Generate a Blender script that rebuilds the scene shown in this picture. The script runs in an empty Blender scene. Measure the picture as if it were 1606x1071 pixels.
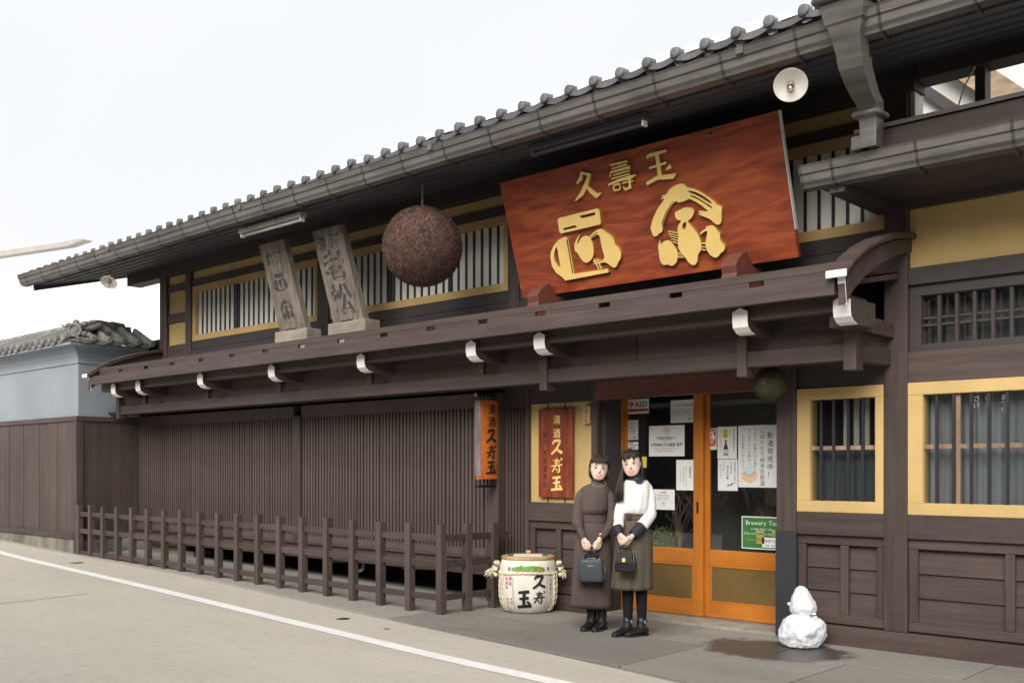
import bpy, bmesh, math, random
from mathutils import Vector, Matrix, noise
R = math.radians
rnd = random.Random(7)
SC = bpy.context.scene
COL = SC.collection

# ------------------------------------------------------------------ camera, sky, sun, exposure
cam_d = bpy.data.cameras.new('camera')
cam = bpy.data.objects.new('camera', cam_d); COL.objects.link(cam)
cam_d.sensor_width = 36.0; cam_d.lens = 35.91
cam_d.shift_y = 0.1236
cam_d.clip_start = 0.05; cam_d.clip_end = 2000
cam.location = (0, 0, 1.45)
cam.rotation_euler = (R(90), 0, R(90 - 47.25))
SC.camera = cam

SUN_EL, SUN_AZ = 34.0, 158.0       # azimuth from +Y towards +X: the bright part of the overcast lies over the street, to the right
world = bpy.data.worlds.new('World'); SC.world = world; world.use_nodes = True
wn = world.node_tree.nodes; wl = world.node_tree.links
bg = wn['Background']
sky = wn.new('ShaderNodeTexSky'); sky.sky_type = 'NISHITA'; sky.sun_disc = False
sky.sun_elevation = R(SUN_EL); sky.sun_rotation = R(SUN_AZ)
sky.air_density = 1.0; sky.dust_density = 3.0
tc = wn.new('ShaderNodeTexCoord'); nz = wn.new('ShaderNodeTexNoise')
nz.inputs['Scale'].default_value = 2.2; nz.inputs['Detail'].default_value = 3
wl.new(tc.outputs['Generated'], nz.inputs['Vector'])
cr = wn.new('ShaderNodeValToRGB')   # thin overcast: near-uniform bright cloud
cr.color_ramp.elements[0].position = .3; cr.color_ramp.elements[0].color = (8.8, 9.0, 9.3, 1)
cr.color_ramp.elements[1].position = .7; cr.color_ramp.elements[1].color = (9.5, 9.55, 9.6, 1)
wl.new(nz.outputs['Fac'], cr.inputs['Fac'])
mx = wn.new('ShaderNodeMix'); mx.data_type = 'RGBA'; mx.inputs[0].default_value = .93
wl.new(sky.outputs['Color'], mx.inputs[6]); wl.new(cr.outputs['Color'], mx.inputs[7])
wl.new(mx.outputs[2], bg.inputs['Color'])
bg.inputs['Strength'].default_value = .0855

sun_d = bpy.data.lights.new('sun', 'SUN'); sun_d.energy = 3.8; sun_d.angle = R(45); sun_d.color = (1, .95, .88)
sun = bpy.data.objects.new('sun', sun_d); COL.objects.link(sun)
_d = Vector((math.cos(R(SUN_EL)) * math.sin(R(SUN_AZ)), math.cos(R(SUN_EL)) * math.cos(R(SUN_AZ)), math.sin(R(SUN_EL))))
sun.rotation_euler = _d.to_track_quat('Z', 'Y').to_euler(); sun.location = (6, 4, 12)
SC.view_settings.view_transform = 'Standard'; SC.view_settings.look = 'None'
SC.view_settings.exposure = 0.36; SC.view_settings.gamma = 1.0; SC.view_settings.use_curve_mapping = False
SC.cycles.max_bounces = 8; SC.cycles.transparent_max_bounces = 12

# ------------------------------------------------------------------ materials
MATS = {}
def mat(name, col, rough=.6, var=.12, scale=3.0, stretch=(1, 1, 1), bump=.15, bscale=60., bstretch=None,
        metal=0., coat=0., spec=.5, rand=.08, col2=None, emit=None):
    if name in MATS: return MATS[name]
    m = bpy.data.materials.new(name); m.use_nodes = True
    n = m.node_tree.nodes; l = m.node_tree.links; b = n['Principled BSDF']
    t = n.new('ShaderNodeTexCoord'); mp = n.new('ShaderNodeMapping'); mp.inputs['Scale'].default_value = stretch
    l.new(t.outputs['Object'], mp.inputs['Vector'])
    oi = n.new('ShaderNodeObjectInfo')
    ns = n.new('ShaderNodeTexNoise'); ns.inputs['Scale'].default_value = scale; ns.inputs['Detail'].default_value = 6
    ns.inputs['Roughness'].default_value = .62
    l.new(mp.outputs['Vector'], ns.inputs['Vector'])
    ra = n.new('ShaderNodeValToRGB')
    c2 = col2 or tuple(min(1, c * (1 + var)) for c in col)
    c1 = tuple(c * (1 - var) for c in col)
    ra.color_ramp.elements[0].position = .32; ra.color_ramp.elements[0].color = (*c1, 1)
    ra.color_ramp.elements[1].position = .68; ra.color_ramp.elements[1].color = (*c2, 1)
    l.new(ns.outputs['Fac'], ra.inputs['Fac'])
    hs = n.new('ShaderNodeHueSaturation')
    mr = n.new('ShaderNodeMapRange'); mr.inputs['To Min'].default_value = 1 - rand; mr.inputs['To Max'].default_value = 1 + rand
    l.new(oi.outputs['Random'], mr.inputs['Value'])
    wz = n.new('ShaderNodeTexNoise'); wz.inputs['Scale'].default_value = .9; wz.inputs['Detail'].default_value = 5; wz.inputs['Roughness'].default_value = .7
    gp_ = n.new('ShaderNodeNewGeometry'); l.new(gp_.outputs['Position'], wz.inputs['Vector'])
    mw_ = n.new('ShaderNodeMapRange'); mw_.inputs['From Min'].default_value = .3; mw_.inputs['From Max'].default_value = .7
    mw_.inputs['To Min'].default_value = 1 - min(.16, var); mw_.inputs['To Max'].default_value = 1 + min(.16, var)
    l.new(wz.outputs['Fac'], mw_.inputs['Value']); mm_ = n.new('ShaderNodeMath'); mm_.operation = 'MULTIPLY'
    l.new(mr.outputs['Result'], mm_.inputs[0]); l.new(mw_.outputs['Result'], mm_.inputs[1]); l.new(mm_.outputs[0], hs.inputs['Value'])
    l.new(ra.outputs['Color'], hs.inputs['Color']); l.new(hs.outputs['Color'], b.inputs['Base Color'])
    b.inputs['Roughness'].default_value = rough; b.inputs['Metallic'].default_value = metal
    b.inputs['Specular IOR Level'].default_value = spec
    b.inputs['Coat Weight'].default_value = coat; b.inputs['Coat Roughness'].default_value = .15
    if bump:
        mp2 = n.new('ShaderNodeMapping'); mp2.inputs['Scale'].default_value = bstretch or stretch
        l.new(t.outputs['Object'], mp2.inputs['Vector'])
        n2 = n.new('ShaderNodeTexNoise'); n2.inputs['Scale'].default_value = bscale; n2.inputs['Detail'].default_value = 4
        l.new(mp2.outputs['Vector'], n2.inputs['Vector'])
        bp = n.new('ShaderNodeBump'); bp.inputs['Strength'].default_value = bump; bp.inputs['Distance'].default_value = .01
        l.new(n2.outputs['Fac'], bp.inputs['Height']); l.new(bp.outputs['Normal'], b.inputs['Normal'])
        mr2 = n.new('ShaderNodeMapRange'); mr2.inputs['To Min'].default_value = max(.02, rough - .1); mr2.inputs['To Max'].default_value = min(1, rough + .12)
        l.new(n2.outputs['Fac'], mr2.inputs['Value']); l.new(mr2.outputs['Result'], b.inputs['Roughness'])
    MATS[name] = m
    return m

BROWN = (.065, .0440, .0380)
M_brown = mat('brown_stain', BROWN, .6, .30, 3.2, (.35, 5, 5), .22, 30, (.8, 16, 16), rand=.14)
M_brownv = mat('brown_stain_vertical', BROWN, .6, .32, 3.2, (5, 5, .3), .25, 30, (16, 16, .7), rand=.12)
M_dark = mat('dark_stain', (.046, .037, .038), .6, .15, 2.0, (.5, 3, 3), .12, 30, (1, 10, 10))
M_lat = mat('lattice_stain', (.086, .062, .055), .6, .15, 4, (3, 3, .4), .15, 40, (10, 10, 1))
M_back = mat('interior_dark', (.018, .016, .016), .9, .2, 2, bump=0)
M_gold = mat('ochre_plaster', (.54, .375, .155), .75, .10, 1.6, (1, 1, 1), .12, 120, rand=.03)
M_white = mat('white_paint', (.8, .79, .77), .5, .05, 6, bump=.08, bscale=60, rand=.03)
M_shoji = mat('pale_board', (.76, .74, .67), .75, .08, 3, (4, 4, .4), .08, 60, rand=.05)
M_lead = mat('gutter_metal', (.125, .114, .108), .45, .38, 3, (.6, 3, 3), .12, 30, metal=.25, rand=.04)
M_tile = mat('roof_tile', (.085, .085, .09), .55, .35, 9, bump=.25, bscale=70, rand=.22)
M_oldtile = mat('old_roof_tile', (.15, .147, .14), .7, .5, 8, bump=.4, bscale=60, rand=.28)
M_snow = mat('snow', (.74, .765, .80), .75, .05, 9, bump=.8, bscale=45, rand=0)
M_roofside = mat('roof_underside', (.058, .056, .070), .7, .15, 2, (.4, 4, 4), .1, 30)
M_orange = mat('orange_lacquer', (.50, .165, .018), .38, .2, 2.2, (3, 3, .5), .1, 30, (14, 14, 1.2), coat=.25, rand=.05)
M_orangeh = mat('orange_lacquer_rail', (.50, .165, .018), .38, .2, 2.2, (.5, 3, 3), .1, 30, (1.2, 14, 14), coat=.25, rand=.05)
M_olive = mat('olive_panel', (.155, .098, .030), .45, .18, 1.5, (1, 1, 1), .08, 40, coat=.1)
M_red = mat('red_brown_board', (.15, .050, .036), .5, .18, 2, (.5, 4, 4), .12, 30, (1, 12, 12))
M_grey = mat('charcoal_sheet', (.035, .036, .040), .5, .12, 3, bump=.06)
M_slat = mat('black_bar', (.020, .020, .024), .5, .1, 3, bump=0)
M_plaster = mat('blue_grey_plaster', (.245, .275, .31), .8, .08, 1.2, bump=.1, bscale=90, rand=0)
M_plank = mat('storehouse_plank', (.074, .052, .045), .65, .22, 2.6, (4, 4, .3), .25, 26, (16, 16, .7), rand=.1)
M_conc = mat('mossy_concrete', (.20, .19, .155), .9, .38, 4.5, (1, 1, .35), .5, 50, rand=.05)
M_stone = mat('foundation_stone', (.36, .33, .27), .85, .25, 6, bump=.4, bscale=40, rand=.15)
M_black = mat('black_ink', (.012, .012, .014), .6, .1, 5, bump=0, rand=0)
M_iron = mat('black_iron', (.03, .03, .032), .45, .2, 8, bump=.1, metal=.6)
M_steel = mat('galvanised_steel', (.42, .42, .42), .4, .2, 8, bump=.1, metal=.8)
M_paper = mat('paper', (.74, .74, .72), .7, .03, 3, bump=.03, rand=.02)
M_goldleaf = mat('gold_leaf', (.93, .66, .235), .38, .06, 4, bump=.1, bscale=30, metal=.12, rand=0)
M_goldside = mat('gold_leaf_edge', (.50, .28, .06), .4, .15, 4, bump=.1, metal=.3, rand=0)
M_weather = mat('weathered_plaque', (.175, .145, .12), .85, .45, 2.2, (7, 7, .7), .5, 22, (18, 18, .8), rand=.08)
M_block = mat('plaque_block', (.25, .215, .175), .85, .25, 3, (1, 4, 4), .4, 30, rand=.1)
M_ghost = mat('faded_ink', (.055, .048, .048), .9, .25, 8, bump=.3, rand=0)

def wood_sign_mat(name, c_dark, c_mid, c_light, vert=False, coat=.3):
    m = bpy.data.materials.new(name); m.use_nodes = True
    n = m.node_tree.nodes; l = m.node_tree.links; b = n['Principled BSDF']
    t = n.new('ShaderNodeTexCoord'); mp = n.new('ShaderNodeMapping')
    mp.inputs['Scale'].default_value = (3.2, 1, .35) if vert else (.32, 1, 2.0)
    l.new(t.outputs['Object'], mp.inputs['Vector'])
    n0 = n.new('ShaderNodeTexNoise'); n0.inputs['Scale'].default_value = 1.6; n0.inputs['Detail'].default_value = 3
    l.new(mp.outputs['Vector'], n0.inputs['Vector'])
    w = n.new('ShaderNodeTexNoise'); w.inputs['Scale'].default_value = 2.6; w.inputs['Detail'].default_value = 8; w.inputs['Distortion'].default_value = 2.2
    w.inputs['Roughness'].default_value = .65
    l.new(mp.outputs['Vector'], w.inputs['Vector'])
    wv = n.new('ShaderNodeMath'); wv.operation = 'SINE'
    ml = n.new('ShaderNodeMath'); ml.operation = 'MULTIPLY'; ml.inputs[1].default_value = 80.
    l.new(n0.outputs['Fac'], ml.inputs[0]); l.new(ml.outputs[0], wv.inputs[0])
    ma = n.new('ShaderNodeMath'); ma.operation = 'MULTIPLY_ADD'; ma.inputs[1].default_value = .05
    l.new(wv.outputs[0], ma.inputs[0]); l.new(w.outputs['Fac'], ma.inputs[2])
    ra = n.new('ShaderNodeValToRGB'); e = ra.color_ramp.elements
    e[0].position = .3; e[0].color = (*c_dark, 1); e[1].position = .72; e[1].color = (*c_light, 1)
    k = e.new(.5); k.color = (*c_mid, 1)
    l.new(ma.outputs[0], ra.inputs['Fac']); l.new(ra.outputs['Color'], b.inputs['Base Color'])
    b.inputs['Roughness'].default_value = .42; b.inputs['Coat Weight'].default_value = coat; b.inputs['Coat Roughness'].default_value = .2
    bp = n.new('ShaderNodeBump'); bp.inputs['Strength'].default_value = .08; bp.inputs['Distance'].default_value = .01
    l.new(w.outputs['Fac'], bp.inputs['Height']); l.new(bp.outputs['Normal'], b.inputs['Normal'])
    return m
M_board = wood_sign_mat('red_zelkova', (.15, .030, .015), (.285, .054, .020), (.42, .105, .033))
M_boardv = wood_sign_mat('red_zelkova_upright', (.11, .02, .010), (.22, .042, .016), (.33, .085, .028), True)
M_lantern = wood_sign_mat('orange_zelkova', (.34, .07, .012), (.56, .14, .022), (.68, .22, .04), True)

def glass_mat(name, tint=(1, 1, 1), refl=.16):
    m = bpy.data.materials.new(name); m.use_nodes = True
    n = m.node_tree.nodes; l = m.node_tree.links
    for x in list(n): n.remove(x)
    o = n.new('ShaderNodeOutputMaterial'); ms = n.new('ShaderNodeMixShader')
    tr = n.new('ShaderNodeBsdfTransparent'); tr.inputs['Color'].default_value = (*tint, 1)
    gl = n.new('ShaderNodeBsdfGlossy'); gl.inputs['Roughness'].default_value = .015; gl.inputs['Color'].default_value = (.95, .97, 1, 1)
    fr = n.new('ShaderNodeLayerWeight'); fr.inputs['Blend'].default_value = refl
    mr = n.new('ShaderNodeMapRange'); mr.inputs['To Min'].default_value = refl * .6; mr.inputs['To Max'].default_value = 1
    l.new(fr.outputs['Fresnel'], mr.inputs['Value']); l.new(mr.outputs['Result'], ms.inputs['Fac'])
    l.new(tr.outputs[0], ms.inputs[1]); l.new(gl.outputs[0], ms.inputs[2]); l.new(ms.outputs[0], o.inputs['Surface'])
    return m
M_glass = glass_mat('window_glass', (.9, .92, .92), .16)
M_glass2 = glass_mat('old_window_glass', (.85, .87, .87), .14)

# ------------------------------------------------------------------ mesh helpers
INV = {}
class MB:
    def __init__(s): s.v = []; s.f = []; s.mi = []
    def add(s, vs, fs, mi=0):
        k = len(s.v); s.v += [tuple(v) for v in vs]
        for f in fs: s.f.append(tuple(i + k for i in f)); s.mi.append(mi)
        return s
    def box(s, x0, x1, y0, y1, z0, z1, mi=0, M=None):
        vs = [Vector((x, y, z)) for x in (x0, x1) for y in (y0, y1) for z in (z0, z1)]
        if M is not None: vs = [M @ v for v in vs]
        return s.add(vs, [(0, 1, 3, 2), (4, 6, 7, 5), (0, 4, 5, 1), (2, 3, 7, 6), (0, 2, 6, 4), (1, 5, 7, 3)], mi)
    def prism(s, pts, off, mi=0):
        n = len(pts); off = Vector(off); a = [Vector(p) for p in pts]; b = [p + off for p in a]
        return s.add(a + b, [tuple(range(n))[::-1], tuple(range(n, 2 * n))] + [(i, (i + 1) % n, n + (i + 1) % n, n + i) for i in range(n)], mi)
    def loft(s, rings, cap=True, closed=True, mi=0):
        n = len(rings[0]); vs = [p for r in rings for p in r]; fs = []
        for i in range(len(rings) - 1):
            for j in range(n if closed else n - 1):
                k = (j + 1) % n; fs.append((i * n + j, i * n + k, (i + 1) * n + k, (i + 1) * n + j))
        if cap and closed: fs += [tuple(range(n))[::-1], tuple((len(rings) - 1) * n + j for j in range(n))]
        return s.add(vs, fs, mi)
    def tube(s, path, r, n=8, cap=True, mi=0, flat=1.0):
        P = [Vector(p) for p in path]; rs = r if isinstance(r, (list, tuple)) else [r] * len(P)
        rings = []; up = None
        for i, p in enumerate(P):
            d = (P[min(i + 1, len(P) - 1)] - P[max(i - 1, 0)]).normalized()
            if up is None:
                up = Vector((0, 0, 1)) if abs(d.z) < .9 else Vector((1, 0, 0))
            a = d.cross(up).normalized(); b = a.cross(d).normalized(); up = b
            rings.append([p + (a * math.cos(t) + b * math.sin(t) * flat) * rs[i] for t in [2 * math.pi * j / n for j in range(n)]])
        return s.loft(rings, cap, True, mi)
    def lathe(s, prof, n=24, c=(0, 0, 0), mi=0, cap=True):
        c = Vector(c)
        return s.loft([[c + Vector((r * math.cos(t), r * math.sin(t), z)) for t in [2 * math.pi * j / n for j in range(n)]] for r, z in prof], cap, True, mi)
    def ball(s, c, r, n=12, m=8, mi=0):
        c = Vector(c); r = Vector(r) if hasattr(r, '__len__') else Vector((r, r, r))
        rings = [[c + Vector((r.x * math.sin(a) * math.cos(t), r.y * math.sin(a) * math.sin(t), -r.z * math.cos(a))) for t in [2 * math.pi * j / n for j in range(n)]]
                 for a in [math.pi * (.04 + .92 * i / m) for i in range(m + 1)]]
        return s.loft(rings, True, True, mi)
    def mesh(s, name, mats, smooth=False):
        me = bpy.data.meshes.new(name); me.from_pydata([tuple(v) for v in s.v], [], s.f)
        for m in (mats if isinstance(mats, (list, tuple)) else [mats]): me.materials.append(m)
        if len(me.materials) > 1: me.polygons.foreach_set('material_index', s.mi)
        if smooth: me.polygons.foreach_set('use_smooth', [True] * len(me.polygons))
        bm = bmesh.new(); bm.from_mesh(me); bmesh.ops.recalc_face_normals(bm, faces=bm.faces); bm.to_mesh(me); bm.free()
        me.update(); return me
    def build(s, name, mats, parent=None, smooth=False, bevel=0., auto=None):
        o = bpy.data.objects.new(name, s.mesh(name, mats, smooth)); return fin(o, parent, bevel)
def fin(o, parent=None, bevel=0.):
    COL.objects.link(o)
    if parent is not None:
        o.parent = parent; o.matrix_parent_inverse = INV.get(parent.name, Matrix.Identity(4))
    if bevel:
        b = o.modifiers.new('bevel', 'BEVEL'); b.width = bevel; b.segments = 2; b.limit_method = 'ANGLE'; b.angle_limit = R(50)
        b.harden_normals = False
    return o
def inst(name, me, loc, parent=None, rot=None, scale=None, bevel=0.):
    o = bpy.data.objects.new(name, me); o.location = loc
    if rot: o.rotation_euler = rot
    if scale: o.scale = scale
    return fin(o, parent, bevel)
def tag(o, label=None, cat=None, group=None, kind=None):
    if label: o['label'] = label
    if cat: o['category'] = cat
    if group: o['group'] = group
    if kind: o['kind'] = kind
    return o
def root(name, loc, label, cat, group=None, rz=0., world=True):
    o = bpy.data.objects.new(name, None); COL.objects.link(o); o.location = loc; o.rotation_euler = (0, 0, rz)
    o.empty_display_size = .2
    if world: INV[o.name] = (Matrix.Translation(loc) @ Matrix.Rotation(rz, 4, 'Z')).inverted()
    return tag(o, label, cat, group)
def bx(name, m, parent, x0, x1, y0, y1, z0, z1, bevel=.004):
    return MB().box(x0, x1, y0, y1, z0, z1).build(name, m, parent, bevel=bevel)

# text: glyph meshes from the built-in font, laid into any plane
TMP = bpy.data.scenes.new('glyph_bench')
def bench(o):
    TMP.collection.objects.link(o); vl = TMP.view_layers[0]; vl.update()
    return o.evaluated_get(vl.depsgraph)
GL = {}
def glyph(ch, off=0., res=2):
    key = (ch, off)
    if key not in GL:
        c = bpy.data.curves.new('g', 'FONT'); c.body = ch; c.resolution_u = res; c.offset = off; c.fill_mode = 'FRONT'
        o = bpy.data.objects.new('g', c); ev = bench(o); me = ev.to_mesh()
        vs = [v.co.copy() for v in me.vertices]; fs = [tuple(p.vertices) for p in me.polygons]
        xs = [v.x for v in vs] or [0]
        GL[key] = (vs, fs, min(xs), max(xs)); ev.to_mesh_clear()
        bpy.data.objects.remove(o); bpy.data.curves.remove(c)
    return GL[key]
def put_glyph(mb, ch, size, fn, x, y, off=0., cjk=True, mi=0, sx=1.):
    vs, fs, x0, x1 = glyph(ch, off)
    mb.add([fn(x + (v.x * sx) * size, y + v.y * size) for v in vs], fs, mi)
    return (x1 - x0) * size * sx
def vtext(mb, s, size, fn, x, y, pitch=1.08, off=0., mi=0, sx=1.):
    # top-down column, x is the column's left edge and y its top
    for i, ch in enumerate(s):
        if ch != ' ': put_glyph(mb, ch, size, fn, x, y - (i + .85) * size * pitch, off, mi=mi, sx=sx)
def htext(mb, s, size, fn, x, y, off=0., mi=0, track=.08, sx=1.):
    for ch in s:
        if ch == ' ': x += size * .35; continue
        vs, fs, x0, x1 = glyph(ch, off)
        w = (x1 - x0); cj = ord(ch) > 0x2E80
        put_glyph(mb, ch, size, fn, x - (0 if cj else x0 * size * sx), y, off, mi=mi, sx=sx)
        x += (1.0 if cj else w + track) * size * sx
    return x
# brush strokes: variable-width ribbons; fn maps (u, v, h) to space
def brush(mb, strokes, fn, h=.006, mi=0, sub=6, side=None):
    for k, st in enumerate(strokes):
        P = []
        m = len(st)
        for i in range(m - 1):
            p0 = st[max(i - 1, 0)]; p1 = st[i]; p2 = st[i + 1]; p3 = st[min(i + 2, m - 1)]
            for j in range(sub):
                t = j / sub
                P.append(tuple(.5 * (2 * p1[c] + (p2[c] - p0[c]) * t + (2 * p0[c] - 5 * p1[c] + 4 * p2[c] - p3[c]) * t * t + (3 * p1[c] - p0[c] - 3 * p2[c] + p3[c]) * t ** 3) for c in range(3)))
        P.append(st[-1])
        Lf, Rt = [], []
        for i, p in enumerate(P):
            a = P[max(i - 1, 0)]; b = P[min(i + 1, len(P) - 1)]
            d = Vector((b[0] - a[0], b[1] - a[1])); d = d.normalized() if d.length else Vector((1, 0))
            w = max(p[2], .0005) * .5 * (.75 if i in (0, len(P) - 1) else 1)
            Lf.append((p[0] - d.y * w, p[1] + d.x * w)); Rt.append((p[0] + d.y * w, p[1] - d.x * w))
        hh = h + k * .0003; n = len(P)
        top = [fn(u, v, hh) for u, v in Lf] + [fn(u, v, hh) for u, v in Rt]
        bot = [fn(u, v, 0) for u, v in Lf] + [fn(u, v, 0) for u, v in Rt]
        fs = [(i, i + 1, n + i + 1, n + i) for i in range(n - 1)]
        sd = mi if side is None else side
        mb.add(top + bot, fs, mi)
        k0 = len(mb.v) - 4 * n
        loop = list(range(n)) + list(range(2 * n - 1, n - 1, -1))
        for i in range(len(loop)):
            a, b = loop[i], loop[(i + 1) % len(loop)]
            mb.f.append((k0 + a, k0 + b, k0 + 2 * n + b, k0 + 2 * n + a)); mb.mi.append(sd)
# flat shapes with holes, extruded (bezier-free polygon fill)
def shape(mb, outer, holes, fn, h, mi=0, side=None):
    c = bpy.data.curves.new('s', 'CURVE'); c.dimensions = '2D'; c.fill_mode = 'FRONT'
    for pl in [outer] + holes:
        sp = c.splines.new('POLY'); sp.points.add(len(pl) - 1); sp.use_cyclic_u = True
        for i, p in enumerate(pl): sp.points[i].co = (p[0], p[1], 0, 1)
    o = bpy.data.objects.new('s', c); ev = bench(o); me = ev.to_mesh()
    mb.add([fn(v.co.x, v.co.y, h) for v in me.vertices], [tuple(p.vertices) for p in me.polygons], mi)
    ev.to_mesh_clear(); bpy.data.objects.remove(o); bpy.data.curves.remove(c)
    for pl in [outer] + holes:
        n = len(pl)
        mb.add([fn(x, y, h) for x, y in pl] + [fn(x, y, 0) for x, y in pl], [(i, (i + 1) % n, n + (i + 1) % n, n + i) for i in range(n)], mi if side is None else side)
KYU = [[(.15, .72, .12), (.3, .92, .17), (.75, .93, .18), (.62, .62, .17), (.38, .32, .17), (.02, .06, .14)], [(.45, .42, .14), (.7, .26, .18), (.98, .14, .2)]]
JU = [[(.22, .84, .07), (.82, .82, .08)], [(.28, .68, .07), (.75, .69, .07)], [(.02, .45, .08), (.4, .5, .08), (.97, .56, .1)], [(.5, .99, .09), (.44, .6, .1), (.12, .08, .1)],
      [(.7, .52, .1), (.72, .14, .12), (.54, .04, .08)], [(.42, .3, .08), (.52, .18, .13)], [(.86, .99, .09), (.97, .86, .13)]]
GYOKU = [[(.12, .86, .13), (.4, .9, .15), (.82, .93, .17)], [(.52, .9, .16), (.47, .5, .18), (.46, .14, .16)], [(.18, .54, .12), (.5, .56, .14), (.78, .6, .16)], [(.0, .08, .16), (.4, .12, .16), (.98, .16, .2)], [(.66, .40, .1), (.86, .27, .16)]]
def brushname(mb, st, x, y, sz, fn, h=.003, mi=0, side=None, sx=1.):
    brush(mb, [[(x + a * sz * sx, y + b * sz, w * sz) for a, b, w in s] for s in st], fn, h, mi, side=side)

# ------------------------------------------------------------------ ground, road, pavement
def base(x):
    if x > -8: return 0.
    if x > -15.5: return .14 * (-8 - x) / 7.5
    return .14 + .028 * min(-15.5 - x, 30)
BND = [(-60, 7.3), (-18.2, 6.94), (-15.5, 6.93), (-13, 6.88), (-11, 6.78), (-8.9, 6.59), (-7.8, 6.50), (-6.64, 6.32), (-5.3, 6.17), (-4.04, 5.95), (-2, 5.6), (2, 5.2), (40, 5.2)]
LIN = [(-60, 8.6), (-22, 6.6), (-16.5, 6.22), (-13.1, 6.04), (-10.75, 5.91), (-7.9, 5.72), (-5.7, 5.45), (-4.5, 5.36), (-2, 5.05), (2, 4.7), (40, 4.7)]
def lin(x):
    for (a, ya), (b, yb) in zip(LIN, LIN[1:]):
        if a <= x <= b: return ya + (yb - ya) * (x - a) / (b - a)
    return LIN[-1][1]
def bnd(x):
    for (a, ya), (b, yb) in zip(BND, BND[1:]):
        if a <= x <= b: return ya + (yb - ya) * (x - a) / (b - a)
    return BND[-1][1]
def gz(x, y): return base(x) - .022
def sheet(xs, yfn, ny, zfn, name, m, kind='structure', parent=None):
    mb = MB(); rows = []
    for x in xs:
        y0, y1 = yfn(x); rows.append([(x, y0 + (y1 - y0) * j / ny, zfn(x, y0 + (y1 - y0) * j / ny)) for j in range(ny + 1)])
    mb.loft(rows, False, False); o = mb.build(name, m, parent, smooth=True)
    if kind: o['kind'] = kind
    return o
def ground_mat(name, c1, c2, speck, spk=.5, bump=.3, joints=False, wet=None):
    m = bpy.data.materials.new(name); m.use_nodes = True
    n = m.node_tree.nodes; l = m.node_tree.links; b = n['Principled BSDF']
    t = n.new('ShaderNodeTexCoord'); g = n.new('ShaderNodeNewGeometry')
    def noise_(s, d=5, r=.6, st=None):
        x = n.new('ShaderNodeTexNoise'); x.inputs['Scale'].default_value = s; x.inputs['Detail'].default_value = d; x.inputs['Roughness'].default_value = r
        if st:
            mp = n.new('ShaderNodeMapping'); mp.inputs['Scale'].default_value = st; l.new(g.outputs['Position'], mp.inputs['Vector']); l.new(mp.outputs[0], x.inputs['Vector'])
        else: l.new(g.outputs['Position'], x.inputs['Vector'])
        return x
    big = noise_(.55, 6, .65, (.5, 1.3, 1)); fine = noise_(90, 3, .7); mid = noise_(7, 5, .7)
    ra = n.new('ShaderNodeValToRGB'); ra.color_ramp.elements[0].position = .3; ra.color_ramp.elements[1].position = .7
    ra.color_ramp.elements[0].color = (*c1, 1); ra.color_ramp.elements[1].color = (*c2, 1); l.new(big.outputs['Fac'], ra.inputs['Fac'])
    def ramp(src, p0, p1, a=0., z=1.):
        r = n.new('ShaderNodeMapRange'); r.inputs['From Min'].default_value = p0; r.inputs['From Max'].default_value = p1
        r.inputs['To Min'].default_value = a; r.inputs['To Max'].default_value = z; l.new(src, r.inputs['Value']); return r.outputs['Result']
    def mixc(f, a, bcol, mode='MIX'):
        x = n.new('ShaderNodeMix'); x.data_type = 'RGBA'; x.blend_type = mode
        if isinstance(f, float): x.inputs[0].default_value = f
        else: l.new(f, x.inputs[0])
        l.new(a, x.inputs[6])
        if isinstance(bcol, tuple): x.inputs[7].default_value = (*bcol, 1)
        else: l.new(bcol, x.inputs[7])
        return x.outputs[2]
    col = mixc(ramp(fine.outputs['Fac'], .52, .68, 0, spk), ra.outputs['Color'], speck)
    col = mixc(ramp(mid.outputs['Fac'], .55, .75, 0, .35), col, tuple(c * .62 for c in c1))
    sp2 = noise_(24, 4, .75); col = mixc(ramp(sp2.outputs['Fac'], .50, .72, 0, .40), col, tuple(c * .66 for c in c1)); sp3 = noise_(31, 3, .7); col = mixc(ramp(sp3.outputs['Fac'], .58, .74, 0, .35), col, tuple(min(1, c * 1.25) for c in c2)); dk = noise_(3.1, 2, .5, (1, 2.2, 1)); col = mixc(ramp(dk.outputs['Fac'], .73, .76, 0, .45), col, tuple(c * .45 for c in c1))
    rough = ramp(mid.outputs['Fac'], .2, .8, .75, .95)
    if wet:
        mp = n.new('ShaderNodeMapping'); mp.vector_type = 'POINT'
        mp.inputs['Location'].default_value = (-wet[0] * wet[2], -wet[1] * wet[3], 0); mp.inputs['Scale'].default_value = (wet[2], wet[3], 0)
        l.new(g.outputs['Position'], mp.inputs['Vector'])
        wn_ = noise_(4.5, 4, .6); ad = n.new('ShaderNodeVectorMath'); ad.operation = 'MULTIPLY_ADD'; ad.inputs[1].default_value = (.75, .75, 0)
        l.new(wn_.outputs['Color'], ad.inputs[0]); l.new(mp.outputs[0], ad.inputs[2])
        sb = n.new('ShaderNodeVectorMath'); sb.operation = 'SUBTRACT'; sb.inputs[1].default_value = (.37, .37, 0); l.new(ad.outputs[0], sb.inputs[0])
        ln = n.new('ShaderNodeVectorMath'); ln.operation = 'LENGTH'; l.new(sb.outputs[0], ln.inputs[0])
        f = ramp(ln.outputs['Value'], .80, .97, 1., 0.)
        col = mixc(f, col, (.070, .063, .057)); 
        rm = n.new('ShaderNodeMix'); rm.data_type = 'FLOAT'; l.new(f, rm.inputs[0]); l.new(rough, rm.inputs[2]); rm.inputs[3].default_value = .34; rough = rm.outputs[0]
    oi = n.new('ShaderNodeObjectInfo'); hs = n.new('ShaderNodeHueSaturation'); l.new(col, hs.inputs['Color'])
    l.new(ramp(oi.outputs['Random'], 0, 1, .82, 1.16), hs.inputs['Value'])
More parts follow.
